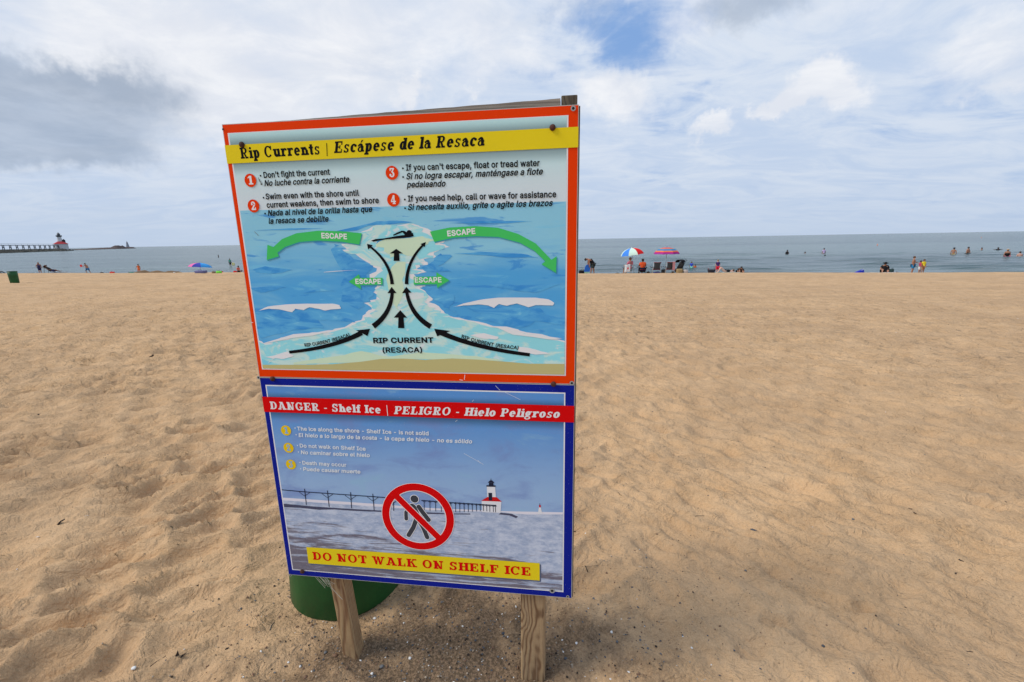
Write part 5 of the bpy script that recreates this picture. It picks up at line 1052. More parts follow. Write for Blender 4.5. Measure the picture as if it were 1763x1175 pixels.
# right of the board, left to right
def spot_h(px, s, topy, boty=470): P = onbeach(px, s, boty); return P, (boty-topy)*mpp(P)
P = onbeach(1000, 34.2)
def softbox(name, P, sx_, sy_, sz_, material, rz, label, cat, parts=None, group=None):
    """a soft-sided bag: rounded, sagging body with a flap, handles"""
    o = tag(empty(name, P, rz), label, cat, group)
    mb = MB(); mb.box((-sx_/2, -sy_/2, 0), (sx_/2, sy_/2, sz_)); b = mb.build('body', material, o)
    bm = bmesh.new(); bm.from_mesh(b.data); bmesh.ops.bevel(bm, geom=bm.edges[:], offset=min(sx_, sy_, sz_)*.28, segments=3, affect='EDGES', profile=.5)
    for v in bm.verts: v.co += Vector((random.uniform(-1, 1)*.03*sx_, random.uniform(-1, 1)*.03*sy_, random.uniform(-.05, .03)*sz_ if v.co.z > sz_*.5 else 0))
    bm.to_mesh(b.data); bm.free()
    b.data.polygons.foreach_set('use_smooth', [True]*len(b.data.polygons))
    mb = MB(); mb.tube([(-sx_*.25, -sy_*.2, sz_*.9), (-sx_*.15, -sy_*.2, sz_*1.2), (sx_*.15, -sy_*.2, sz_*1.2), (sx_*.25, -sy_*.2, sz_*.9)], .012, 6); mb.build('handle', BLK, o, True)
    return o
softbox('bag', onbeach(1003, 34.2), .55, .3, .33, BLK, 0, 'black bag on the sand touching the right edge of the board', 'bag')
# striped blue body board leaning
o = tag(empty('body_board', onbeach(1010, 34.0), .2), 'blue and green body board stood on end beside the bending person', 'body board')
v = []; n = 22; Lb, Wb = .72, .21
for i in range(n+1):
    t_ = i/n; z_ = Lb*t_; wd = Wb*(math.sin(min(1, t_*2.2+.25)*math.pi/2))*(1 if t_ < .7 else math.cos((t_-.7)/.3*math.pi/2*.85)**.6)
    for a in (-1, 1):
        for b in (0, .04): v.append((a*wd+.14*t_, b+.1*t_, z_))
f = []
for i in range(n):
    b = i*4; c_ = b+4; f += [(b, b+2, c_+2, c_), (b+1, c_+1, c_+3, b+3), (b, c_, c_+1, b+1), (b+2, b+3, c_+3, c_+2)]
f += [(0, 1, 3, 2), (n*4, n*4+2, n*4+3, n*4+1)]
ob = mesh('board', v, f, [cloth('board_blue', (.03, .15, .55)), cloth('board_green', (.35, .55, .40))], o); ob.data.polygons.foreach_set('material_index', [0 if (i//4) > 5 else 1 for i in range(len(f))])
P = onbeach(1019, 34.3); h_ = 39*mpp(P)/.0 if False else 38*mpp(P)
person(P, h_, 'person in black tank top bending down over a blue board', BEND, 0, 'tan', 'dark', top=BLK, bottom=cloth('darkgrey', (.05, .07, .07)), bulk=1.15, sleeves=False)
softbox('towel_bundle', onbeach(1037, 34.0), .14, .1, .07, cloth('red', (.6, .03, .04)), 0, 'tiny red bundle on the sand, right of the bending person', 'bundle')
softbox('bag', onbeach(1063, 34.6), .3, .22, .13, BLK, 0, 'low black bag on the sand left of the red white and blue umbrella', 'bag')

def umbrella(P, r, hgt, label, cols, bands=None, tiltx=0, tilty=0, pole=True, sag=.42, n=8, rot=0.0):
    o = tag(empty('beach_umbrella', P), label, 'umbrella'); o.rotation_euler = (tiltx, tilty, 0)
    hz_ = r*sag; zt = hgt
    for g_ in range(n):
        a0 = 2*math.pi*g_/n+rot; a1 = a0+2*math.pi/n; v = []; f = []; mi = []; nr, na = 9, 4
        for i in range(nr+1):
            q = i/nr; rr_ = r*math.sin(q*math.pi/2*.86)/math.sin(math.pi/2*.86); z_ = zt-hz_*(1-math.cos(q*math.pi/2*.86))/(1-math.cos(math.pi/2*.86))
            for k in range(na+1):
                t_ = k/na; a = a0+(a1-a0)*t_; sc = math.cos((a1-a0)/2)/math.cos((t_-.5)*(a1-a0)); inw = 1-.035*q*math.sin(t_*math.pi)
                v.append((rr_*sc*math.cos(a)*inw, rr_*sc*math.sin(a)*inw, z_+.02*r*math.sin(t_*math.pi)*q*q))
        for i in range(nr):
            for k in range(na):
                b = i*(na+1)+k; f.append((b, b+1, b+na+2, b+na+1)); mi.append(i if bands else 0)
        # real thickness: small hem
        ms = bands if bands else [cols[g_ % len(cols)]]
        ob = mesh('canopy_panel', v, f, ms, o, True); ob.data.polygons.foreach_set('material_index', [min(x, len(ms)-1) for x in mi])
    if pole:
        mb = MB(); mb.tube([(0, 0, -.3), (0, 0, zt-.02)], .018, 8); mb.build('pole', mat('pole_metal', (.6, .6, .58), .35, .5, metal=.3), o, True)
    mb = MB(); mb.tube([(0, 0, zt-.02), (0, 0, zt+.04), (0, 0, zt+.08)], [.03, .022, .004], 8); mb.build('finial', (bands or cols)[0], o, True)
    for g_ in range(n):
        a = 2*math.pi*g_/n+rot; mb = MB(); mb.tube([(0, 0, zt-.03), (r*.5*math.cos(a), r*.5*math.sin(a), zt-hz_*.27), (r*.97*math.cos(a), r*.97*math.sin(a), zt-hz_*1.0)], .005, 4); mb.build('rib', mat('rib_metal', (.4, .4, .4), .4), o)
    return o
UB, UW, UR = cloth('umb_blue', (.06, .24, .75)), cloth('umb_white', (.62, .80, .68)), cloth('umb_red', (.75, .02, .02))
P = onbeach(1092, 35.2, 471); k_ = mpp(P)
umbrella(P, 20*k_, 46*k_, 'red white and blue panelled umbrella over two seated people', [UW, UR, UW, UB], tilty=-.14, tiltx=0, sag=.58, rot=-math.radians(122))
UP, UO, UT, UV = cloth('umb_pink', (.50, .03, .17)), cloth('umb_orange', (.75, .22, .07)), cloth('umb_teal', (.05, .22, .42)), cloth('umb_violet', (.32, .04, .28))
P = onbeach(1145.5, 35.2, 471); k_ = mpp(P)
umbrella(P, 22*k_, 46*k_, 'magenta orange and teal striped umbrella over two empty chairs', None, bands=[UT, UO, UP, UO, UT, UT, UO, UP, UV], sag=.52, rot=.2)

MESHG, TRIM, DTUBE, WTUBE = cloth('grey_mesh', (.07, .075, .08)), cloth('dark_red', (.28, .015, .02)), mat('dark_tube', (.02, .02, .025), .4), mat('pale_tube', (.6, .6, .6), .4)
def camp_chair(px, label, w_=.50, backm=MESHG, trim=TRIM, frame=WTUBE, towel=None, s=34.4, hb=.86, rz=0):
    P = onbeach(px, s, 471); o = tag(empty('camp_chair', P, rz), label, 'chair')
    # back faces the camera (-y); seat towards the lake (+y)
    n = 8; v = []
    for i in range(n+1):
        t_ = i/n; z_ = .36+(hb-.36)*t_; ww = w_/2*(1-.22*math.sin(t_*math.pi)); y_ = -.02-.14*t_
        for a in (-1, -.33, .33, 1): v.append((a*ww, y_-.03*(1-a*a), z_))
    f = [(i*4+k, i*4+k+1, (i+1)*4+k+1, (i+1)*4+k) for i in range(n) for k in range(3)]
    b = mesh('backrest', v, f, backm, o, True); b.modifiers.new('t', 'SOLIDIFY').thickness = .012
    mb = MB(); mb.tube([(-w_/2, -.165, hb+.01), (0, -.2, hb-.012), (w_/2, -.165, hb+.01)], .016, 6); mb.tube([(-w_/2, -.03, .36), (w_/2, -.03, .36)], .020, 6); mb.build('trim', trim, o, True)
    mb = MB(); mb.box((-w_/2, -.02, .30), (w_/2, .42, .33)); mb.build('seat', backm, o)
    for a in (-1, 1):
        mb = MB(); mb.tube([(a*w_*.52, -.02, .0), (a*w_*.50, -.02, .34), (a*w_*.5, -.17, hb)], .013, 6); mb.build('leg', frame, o, True)
        mb = MB(); mb.tube([(a*w_*.46, .42, .0), (a*w_*.52, -.1, .56)], .013, 6); mb.build('leg', frame, o, True)
        mb = MB(); mb.tube([(a*w_*.55, -.10, .53), (a*w_*.72, .05, .50), (a*w_*.72, .36, .56)], .028, 6); mb.build('armrest', DTUBE, o, True)
    if towel:
        mb = MB(); mb.box((towel[0], -.24, .30), (towel[1], -.205, hb+.04)); mb.box((towel[0], -.204, hb+.01), (towel[1], -.13, hb+.04)); ob = mb.build('towel_fold', towel[2], o)
    return o
camp_chair(1130, 'empty grey mesh camp chair, left of the pair under the striped umbrella', .54)
camp_chair(1152.5, 'grey mesh camp chair with a pink towel over its right side', .54, s=34.5)
o = tag(softbox('folded_towel', onbeach(1131, 34.2), .45, .25, .16, cloth('navy', (.02, .03, .14)), 0, 'dark blue bundle lying under the left grey camp chair', 'bundle'))
ot = tag(empty('towel', onbeach(1157.5, 34.35, 471)), 'pink towel hanging over the back of the second grey camp chair', 'towel')
mb = MB(); mb.box((-.09, -.235, .28), (.09, -.215, .88)); mb.box((-.09, -.214, .865), (.09, -.12, .885)); bevelled(mb, 'cloth', cloth('palepink', (.55, .25, .25)), ot, .006)
camp_chair(1081, 'low chair with a white towel over its back under the red white and blue umbrella', .48, backm=cloth('teal', (.03, .14, .16)), trim=WTUBE, s=34.6, hb=.72)
P = onbeach(1083, 34.6); person(P+Vector((0, .08, .02)), 41*mpp(P), 'person in pink top seated under the red white and blue umbrella', SIT, BACKN+.5, 'tan', 'red', top=cloth('rose', (.62, .16, .22)), bottom=cloth('teal2', (.02, .10, .11)))
ot = tag(empty('towel', onbeach(1078.5, 34.3, 471)), 'white towel with a red print hanging on the pink-topped person\'s chair', 'towel')
mb = MB(); v = []; f = []
for i in range(9):
    for k in range(7): v.append((-.2+.40*k/6, -.24+.02*math.sin(k*1.7+i*.3), .74-.54*i/8-.02*math.sin(k)))
f = [(i*7+k, i*7+k+1, (i+1)*7+k+1, (i+1)*7+k) for i in range(8) for k in range(6)]
ob = mesh('cloth', v, f, WHT, ot, True); ob.modifiers.new('t', 'SOLIDIFY').thickness = .012
mb = MB(); mb.ell((.03, -.262, .47), (.05, .006, .08), 10); mb.build('red_print', UR, ot, True)
camp_chair(1106, 'navy low-backed chair carrying the person in orange', .46, backm=cloth('navy', (.02, .03, .14)), trim=DTUBE, frame=DTUBE, s=34.6, hb=.50)
P = onbeach(1106, 34.6); person(P+Vector((0, .12, .0)), 38*mpp(P), 'person in bright orange shirt seated facing the lake', SIT, BACKN, 'brown', 'dark', top=cloth('orange', (.85, .12, .03)), bottom=BLK, bulk=1.25)
softbox('bag', onbeach(1116, 34.5), .2, .2, .2, BLK, 0, 'small black bag between the orange shirt and the grey chairs', 'bag')
softbox('bag', onbeach(1141.5, 34.5), .24, .2, .34, cloth('char', (.03, .03, .03)), 0, 'upright charcoal bag between the two grey camp chairs', 'bag')
# stroller
P = onbeach(1169, 34.6, 471); k_ = mpp(P); o = tag(empty('stroller', P, .5), 'black folding baby stroller loaded with bags right of the camp chairs', 'stroller')
mb = MB()
for i in range(9): pass
v = []; f = []
for i in range(9):
    a = math.radians(10+150*i/8)
    for k in range(5): v.append((-.22+.44*k/4, -.05+.34*math.cos(a)*.8, .78+.25*math.sin(a)))
f = [(i*5+k, i*5+k+1, (i+1)*5+k+1, (i+1)*5+k) for i in range(8) for k in range(4)]
cb = mesh('canopy', v, f, BLK, o, True); cb.modifiers.new('t', 'SOLIDIFY').thickness = .015
mb = MB(); mb.tube([(0, .05, .35), (0, -.1, .55), (0, -.25, .85)], [.16, .20, .17], 10); mb.build('seat', cloth('char', (.03, .03, .03)), o, True)
mb = MB(); mb.box((-.18, -.25, .14), (.18, .25, .34)); bevelled(mb, 'basket', cloth('mixed', (.10, .07, .05)), o, .04)
for a in (-1, 1):
    mb = MB(); mb.tube([(a*.23, .35, .10), (a*.23, -.05, .55), (a*.23, -.42, 1.02)], .014, 6); mb.tube([(a*.23, -.38, .10), (a*.23, .08, .60)], .014, 6); mb.build('frame', DTUBE, o, True)
    for y_ in (.35, -.38):
        mb = MB(); v_ = []; 
        mb.tube([(a*.23-.02, y_, .10), (a*.23+.02, y_, .10)], .10, 14); mb.build('wheel', DTUBE, o)
mb = MB(); mb.tube([(-.23, -.42, 1.02), (.23, -.42, 1.02)], .018, 6); mb.build('handle', DTUBE, o, True)
softbox('bag', onbeach(1169.5, 34.2, 471), .42, .3, .36, cloth('baggold', (.35, .25, .12)), 0, 'tan and black beach bag heaped in front of the stroller', 'bag')
softbox('bag', onbeach(1180, 34.3, 471), .3, .25, .3, cloth('bagwhite', (.5, .45, .42)), 0, 'pale bag against the right wheel of the stroller', 'bag')
# water children
def waterp(px, wy, toppx, full, label, **k):
    P = onwater(px, wy); vis = (wy-toppx)*mpp(P); P = P+Vector((0, 0, -(full-vis))); return person(P, full, label, **k)
waterp(1190, 464.5, 450.5, .95, 'child in blue and green swim vest standing in the shallows', rz=2.6, sk='tan', hair='brown', top=cloth('vest', (.03, .08, .5)), bottom=cloth('mint', (.25, .7, .45)))
waterp(1196.5, 464, 455.5, .80, 'small child in orange swim top, low in the water', rz=3.0, sk='brown', hair='dark', top=cloth('orange2', (.75, .16, .02)))
# cooler basket, standing child, lying people
o = tag(empty('basket', onbeach(1224.5, 34.3, 471)), 'dark open-topped basket standing left of the sunbathers', 'basket')
mb = MB(); k_ = .075
mb.lathe([(.18, 0), (.20, .02), (.27, .26), (.275, .28), (.26, .28), (.20, .05)], 20, cap=False); mb.build('body', cloth('basketcloth', (.035, .035, .05)), o, True)
for a in (-1, 1): mb = MB(); mb.tube([(a*.22, -.1, .27), (a*.24, -.05, .38), (a*.24, .05, .38), (a*.22, .1, .27)], .012, 6); mb.build('handle', TRIM, o, True)
P = onbeach(1234.5, 35.2, 471); person(P, 25*mpp(P), 'child in purple top and red shorts standing behind a sunbather', None, BACKN, 'pale', 'fair', top=cloth('purple', (.07, .03, .14)), bottom=cloth('red2', (.75, .02, .05)))
KNEES = dict(LIE, knL=(.20, -.05, .30), anL=(.34, -.05, .05), toL=(.40, -.06, .02), knR=(.22, .07, .28), anR=(.37, .08, .05), toR=(.43, .08, .02))
P = onbeach(1248, 34.1, 471); person(P+Vector((0, 0, .03)), 1.35, 'person in black swimsuit lying with knees raised on a pale towel', KNEES, BACKN-.15, 'pale', 'brown', top=BLK, bulk=1.15, sleeves=False)
CROUCH = dict(SITG, bel=(-.03, -.02, .17), che=(-.02, -.10, .24), nec=(.02, -.16, .30), hed=(.03, -.18, .335), top=(.03, -.17, .40), shL=(-.13, -.12, .27), shR=(.13, -.12, .27), elL=(-.20, -.2, .12), haL=(-.1, -.3, .05), elR=(.20, -.2, .12), haR=(.08, -.3, .05), fiL=(-.05, -.32, .04), fiR=(.04, -.32, .04))
P = onbeach(1272.5, 34.3, 471); person(P, 28*mpp(P), 'balding person in black shirt hunched forward on a towel, facing the camera', CROUCH, 0, 'tan', 'dark', top=BLK, bottom=BLK, bulk=1.5)
def towel(px, s, w_, l_, col, label, rz=0, py=472):
    P = onbeach(px, s, py); o = tag(empty('towel', P, rz), label, 'towel'); v = []; nx, ny = 12, 7
    for j in range(ny+1):
        for i in range(nx+1):
            x_, y_ = -w_/2+w_*i/nx, -l_/2+l_*j/ny; c_, s_ = math.cos(rz), math.sin(rz); wx_, wy_ = P.x+x_*c_-y_*s_, P.y+x_*s_+y_*c_
            v.append((x_, y_, Hs(wx_, wy_)-P.z+.03+.012*math.sin(i*1.9+j)))
    f = [(j*(nx+1)+i, j*(nx+1)+i+1, (j+1)*(nx+1)+i+1, (j+1)*(nx+1)+i) for j in range(ny) for i in range(nx)]
    b = mesh('cloth', v, f, col, o, True); b.modifiers.new('t', 'SOLIDIFY').thickness = .015; return o
towel(1251, 33.9, 1.6, .9, cloth('mintpale', (.55, .72, .70)), 'pale mint towel under the sunbather with raised knees')
# blue shade tent / bag
P = onbeach(1478, 34.2, 472); o = tag(empty('beach_shelter', P), 'low royal blue fabric shelter bag alone on the shore', 'shelter')
v = [(-.28, -.15, 0), (.26, -.15, 0), (.28, .15, 0), (-.30, .15, 0), (-.12, -.10, .13), (.22, -.10, .27), (.24, .08, .25), (-.10, .10, .12), (.26, -.13, .16), (-.24, -.12, .06)]
bm = bmesh.new(); vs_ = [bm.verts.new(q) for q in v]; bmesh.ops.convex_hull(bm, input=vs_); bmesh.ops.bevel(bm, geom=bm.edges[:], offset=.015, segments=2, affect='EDGES')
me = bpy.data.meshes.new('fabric'); bm.to_mesh(me); bm.free(); me.materials.append(cloth('royal', (.02, .04, .42))); ob = bpy.data.objects.new('fabric', me); C.objects.link(ob); ob.parent = o
mb = MB(); mb.tube([(.05, -.13, .20), (.12, -.15, .24), (.19, -.13, .26)], .008, 5); mb.build('strap', WHT, o)
P = onbeach(1522, 34.4, 472); person(P, 36*mpp(P), 'man in black shirt and cap sitting on the sand propped on one arm', SITG, -.6, 'tan', 'dark', top=BLK, bottom=BLK, bulk=1.3, hat=BLK)
softbox('backpack', onbeach(1534, 34.3, 472), .22, .18, .30, cloth('pack', (.03, .06, .06)), 0, 'dark green backpack beside the man in black', 'backpack')
towel(1530, 33.9, .8, .5, WHT, 'white towel spread by the man in black', 0, 473)
towel(1507, 34.0, .7, .4, cloth('cream', (.6, .62, .6)), 'cream towel left of the man in black', 0, 473)
softbox('shoe', onbeach(1543, 33.9, 472), .2, .12, .06, cloth('brownred', (.16, .05, .04)), 0, 'reddish brown bag lying right of the white towel', 'bag')
STAND_R = dict(haR=(.12, -.16, .62), elR=(.16, -.05, .65), fiR=(.10, -.20, .63))
P = onbeach(1569.5, 35.0, 472); person(P, 30.5*mpp(P), 'bare-chested boy in blue shorts standing beside two small children', dict(STAND_R, anL=(-.10, .01, .05), toL=(-.11, -.08, .02), anR=(.11, .01, .05), toR=(.12, -.08, .02)), .7, 'tan', 'brown', bottom=cloth('blueshort', (.03, .20, .42)), bulk=1.15)
P = onbeach(1582, 34.9, 472); person(P, 23*mpp(P), 'small child in pink top and white bottoms holding the boy\'s hand', dict(haL=(-.26, -.06, .72), elL=(-.19, 0, .74), fiL=(-.30, -.08, .72)), .2, 'tan', 'dark', True, top=PINK, bottom=WHT)
P = onbeach(1587.5, 34.8, 472); person(P, 25*mpp(P), 'small child in yellow bikini with long dark hair', None, .1, 'tan', 'brown', True, top=cloth('yellow', (.75, .60, .03)), bottom=cloth('tan3', (.4, .2, .1)))
# bathers
waterp(1355, 438, 430.5, 1.6, 'distant bather waist deep in dark swimwear, first of the row right of the umbrellas', rz=2, sk='dark', hair='dark', top=BLK)
waterp(1386, 436.5, 433.5, 1.6, 'distant swimmer with only head and shoulders showing', rz=1, sk='tan', hair='dark')
waterp(1418, 436.8, 427.5, 1.6, 'distant bather in lavender top standing waist deep', rz=3, sk='tan', hair='dark', top=cloth('lavender', (.55, .42, .65)))
waterp(1420.3, 441, 438.7, 1.5, 'dark-haired swimmer\'s head just below the lavender bather', rz=3, sk='brown', hair='dark')
waterp(1641, 438.5, 426.5, 1.7, 'bare-chested bather in khaki shorts with cap, waist deep', rz=2.4, sk='tan', hair='dark', bottom=cloth('khaki', (.38, .32, .14)), hat=cloth('capd', (.03, .03, .03)))
waterp(1665.5, 438, 425.3, 1.75, 'bather in black shorts with hands clasped in front, waist deep', rz=.3, sk='tan', hair='dark', bottom=BLK, pose=dict(haL=(-.05, -.12, .60), elL=(-.17, -.02, .64), fiL=(-.02, -.13, .6), haR=(.05, -.12, .60), elR=(.17, -.02, .64), fiR=(.02, -.13, .6)), bulk=1.2)
waterp(1690, 431, 426.3, 1.7, 'far swimmer with bare shoulders above the water', rz=.4, sk='tan', hair='dark')
waterp(1718, 431.5, 426, 1.7, 'far swimmer in black holding both arms out level', rz=0, sk='dark', hair='dark', top=BLK, pose=dict(elL=(-.26, 0, .80), haL=(-.38, 0, .80), fiL=(-.42, 0, .80), elR=(.26, 0, .80), haR=(.38, 0, .80), fiR=(.42, 0, .80)))
waterp(1733, 443, 429, 1.65, 'bather in sun hat black top and pink bottoms wading away', rz=2.7, sk='tan', hair='fair', top=BLK, bottom=PINK, hat=cloth('straw', (.55, .38, .25)), bulk=1.2, sleeves=False)
waterp(1755, 442, 433, 1.6, 'bare-backed bather farthest to the right, chest deep', rz=2.8, sk='pale', hair='dark', bulk=1.3)
def buoy(px, py, label, hh):
    P = onwater(px, py); o = tag(empty('buoy', P), label, 'buoy'); k_ = mpp(P)*hh
    mb = MB(); mb.lathe([(.10*k_, -.2*k_), (.28*k_, 0), (.28*k_, .35*k_), (.12*k_, .6*k_), (.05*k_, 1.0*k_), (.01, 1.02*k_)], 12); mb.build('float', mat('buoy_orange', (.75, .22, .10), .5), o, True)
buoy(1510.5, 423, 'orange marker buoy far out, left of the right-hand bathers', 3.0); buoy(1689.5, 410, 'tiny orange buoy on the far water above the bathers', 1.8)

# left of the board
P = onbeach(69, 34.3, 467.5); person(P, 20*mpp(P), 'person in dark swimsuit standing on a blue-white towel, hand on hip', dict(elL=(-.2, .02, .66), haL=(-.1, -.03, .55), fiL=(-.07, -.04, .53)), .4, 'tan', 'red', top=cloth('navy3', (.03, .03, .09)), bottom=cloth('navy3', (.03, .03, .09)), bulk=1.1, sleeves=False)
towel(70, 33.6, 1.6, 1.1, cloth('bluewhite', (.45, .52, .70)), 'blue-white towel at the feet of the standing person', .1, 469.5)
# low lounger with reclining person
P = onbeach(90, 33.6, 469.5); o = tag(empty('beach_lounger', P, .25), 'low black and white striped beach lounger beside the towel', 'chair')
mb = MB(); 
for i in range(8):
    t0, t1 = i/8, (i+1)/8
    pa = lambda t_: (-.55+1.6*t_, .62-.62*min(1, t_*2.1)+.08) if t_ < .48 else (-.55+1.6*t_, .10)
    a, b = pa(t0), pa(t1); mb.add([(a[0], -.3, a[1]), (b[0], -.3, b[1]), (b[0], .3, b[1]), (a[0], .3, a[1]), (a[0], -.3, a[1]-.04), (b[0], -.3, b[1]-.04), (b[0], .3, b[1]-.04), (a[0], .3, a[1]-.04)], [(0, 1, 2, 3), (7, 6, 5, 4), (0, 4, 5, 1), (3, 2, 6, 7)], i % 2)
mb.build('sling', [BLK, WHT], o)
mb = MB(); mb.tube([(-.55, -.31, .70), (.2, -.31, .08), (1.1, -.31, .08)], .018, 6); mb.tube([(-.55, .31, .70), (.2, .31, .08), (1.1, .31, .08)], .018, 6); mb.tube([(-.4, -.31, .55), (-.5, -.31, 0)], .016, 6); mb.tube([(-.4, .31, .55), (-.5, .31, 0)], .016, 6); mb.build('frame', DTUBE, o, True)
REC = dict(pel=(.0, 0, .17), bel=(-.09, 0, .23), che=(-.18, 0, .31), nec=(-.26, 0, .40), hed=(-.29, 0, .44), top=(-.31, 0, .50), shL=(-.23, -.1, .36), shR=(-.23, .1, .36), elL=(-.12, -.15, .26), haL=(.0, -.12, .24), fiL=(.04, -.11, .24), elR=(-.12, .15, .26), haR=(.0, .12, .24), fiR=(.04, .11, .24),
           hiL=(.04, -.05, .15), knL=(.24, -.06, .22), anL=(.44, -.06, .10), toL=(.47, -.06, .15), hiR=(.04, .05, .15), knR=(.24, .06, .16), anR=(.46, .06, .10), toR=(.49, .06, .15))
person(P+Vector((0, 0, .02)), 1.5, 'person in brown sun hat reclining on the striped lounger', REC, .25, 'brown', 'dark', top=BLK, bottom=cloth('navy3', (.03, .03, .09)), hat=cloth('brownhat', (.13, .06, .04)))
P = onbeach(151, 34.9, 467.5)
LUNGE = dict(pel=(.03, 0, .46), bel=(.02, 0, .56), che=(-.02, 0, .67), nec=(-.07, 0, .765), hed=(-.10, 0, .81), top=(-.12, 0, .88), shL=(-.05, -.1, .73), shR=(-.03, .1, .73), elL=(-.18, -.12, .66), haL=(-.30, -.08, .67), fiL=(-.35, -.08, .69), elR=(-.12, .12, .60), haR=(-.25, .1, .56), fiR=(-.29, .1, .55),
             hiL=(.0, -.05, .43), knL=(-.10, -.06, .26), anL=(-.02, -.06, .05), toL=(-.09, -.06, .02), hiR=(.06, .05, .43), knR=(.10, .06, .24), anR=(.20, .06, .06), toR=(.14, .06, .02))
person(P, 20*mpp(P), 'boy in blue swim shorts lunging along the waterline', LUNGE, 0, 'tan', 'dark', bottom=cloth('blueyellow', (.03, .16, .35)))
o = tag(empty('frisbee', P+Vector((-.40*20*mpp(P), -.08, .70*20*mpp(P)))), 'red paddle held out by the boy in blue shorts', 'paddle'); mb = MB(); k2 = mpp(P)
mb.tube([(0, -.015, 0), (0, .015, 0)], 2.0*k2, 14); mb.build('blade', UR, o); mb = MB(); mb.tube([(1.8*k2, 0, -.3*k2), (3.5*k2, 0, -1.5*k2)], .02, 6); mb.build('grip', UR, o); o.name = 'paddle'
P = onbeach(239.5, 34.6, 466.5); person(P, 17*mpp(P), 'child in orange swimsuit walking at the water\'s edge', dict(elL=(-.19, 0, .66), haL=(-.23, -.03, .55), fiL=(-.25, -.03, .5), knL=(-.08, -.05, .27), anL=(-.05, .05, .05), anR=(.10, -.05, .05), toR=(.10, -.13, .02)), .3, 'tan', 'dark', True, top=cloth('orange3', (.8, .16, .04)), bottom=cloth('orange3', (.8, .16, .04)), sleeves=False)
P = onbeach(228, 34.2, 467.5); person(P+Vector((0, 0, .02)), .95, 'child in teal top lying on the wet sand', LIE, -.1, 'brown', 'dark', top=cloth('teal4', (.05, .30, .26)), bottom=cloth('teal4', (.05, .30, .26)))
for px_, s_, w_, c_, lb, ct in [(175, 34.5, .25, BLK, 'small black bag on the shore right of the lunging boy', 'bag'), (193, 34.4, .35, UR, 'small red towel bundle on the shore left of the lying child', 'bundle'), (381, 34.6, .25, UR, 'red bundle on the waterline below the rainbow umbrella', 'bundle'), (405, 34.6, .28, UR, 'red bundle at the board\'s left edge', 'bundle'),
                                (346, 31.6, .80, cloth('stripe_bag', (.16, .16, .30)), 'grey-blue striped towel bundle on the sand below the rainbow umbrella', 'bundle'), (368, 31.9, .28, cloth('bagbrown', (.25, .18, .11)), 'small brown bag right of the striped bundle', 'bag'), (377, 31.9, .38, cloth('lime', (.22, .75, .08)), 'lime green bag lying on the sand', 'bag'), (300, 32.8, .14, WHT, 'white cup or ball alone on the sand left of the umbrella', 'cup')]:
    o = softbox('bag' if ct == 'bag' else ('cup' if ct == 'cup' else 'towel_bundle'), onbeach(px_, s_, 469), w_, w_*.7, .24 if w_ > .7 else w_*.55, c_, 0, lb, ct)
# rainbow umbrella lying tipped
P = onbeach(344.5, 35.0, 466); RB = [cloth('umb_rpink', (.75, .16, .40)), cloth('umb_indigo', (.06, .07, .40)), cloth('umb_sky', (.06, .35, .75)), cloth('umb_rg', (.15, .45, .35)), cloth('umb_yel', (.85, .62, .08)), cloth('umb_rred', (.75, .05, .03))]
k_ = mpp(P)
# gores seen from the camera run pink - indigo - sky blue, with hidden ones yellow and red
umbrella(P, 17.5*k_, 17.5*k_, 'rainbow umbrella with pink indigo and sky blue panels by the waterline', [RB[2], RB[3], RB[4], RB[5], RB[5], RB[0], RB[1], RB[2]], tilty=.07, tiltx=-.08, sag=.42, rot=-.15)
waterp(376.3, 443.6, 439, 1.6, 'lone dark-haired swimmer above the rainbow umbrella', rz=2, sk='dark', hair='dark')
waterp(397, 458.5, 445.5, 1.15, 'child in teal top wading away beside the board', rz=BACKN, sk='tan', hair='dark', top=cloth('teal5', (.06, .28, .22)), bottom=BLK)
P = onwater(402, 457.0); o = tag(empty('swim_ring', P), 'yellow swim float carried by the wading child', 'float'); mb = MB(); n = 16
v = []; 
for i in range(n):
    a = 2*math.pi*i/n
    for k in range(8): b = 2*math.pi*k/8; v.append(((.14+.05*math.cos(b))*math.cos(a), .05*math.sin(b), .16+(.14+.05*math.cos(b))*math.sin(a)))
f = [(i*8+k, ((i+1) % n)*8+k, ((i+1) % n)*8+(k+1) % 8, i*8+(k+1) % 8) for i in range(n) for k in range(8)]
mesh('ring', v, f, cloth('yellow2', (.75, .62, .04)), o, True)
P = onbeach(411.5, 34.5, 466.5); person(P, 22*mpp(P), 'person in red sitting half hidden by the board\'s left edge', SITG, 1.2, 'tan', 'dark', top=cloth('redw', (.7, .12, .08)), bottom=BLK)
# dark lounger foot at the left frame edge
P = onbeach(-2, 33.4, 469); o = tag(empty('folded_chair', P), 'dark folded beach chair lying at the left edge of view', 'chair'); mb = MB(); mb.tube([(-.6, 0, .35), (.0, 0, .22), (.32, 0, .02)], .05, 6); mb.tube([(-.6, .3, .35), (.0, .3, .22), (.32, .3, .02)], .05, 6); mb.build('frame', DTUBE, o, True); mb = MB(); mb.add([(-.6, 0, .37), (0, 0, .25), (0, .3, .25), (-.6, .3, .37), (-.6, 0, .34), (0, 0, .22), (0, .3, .22), (-.6, .3, .34)], [(0, 1, 2, 3), (7, 6, 5, 4), (0, 4, 5, 1), (2, 6, 7, 3), (1, 5, 6, 2), (3, 7, 4, 0)]); mb.build('sling', BLK, o)
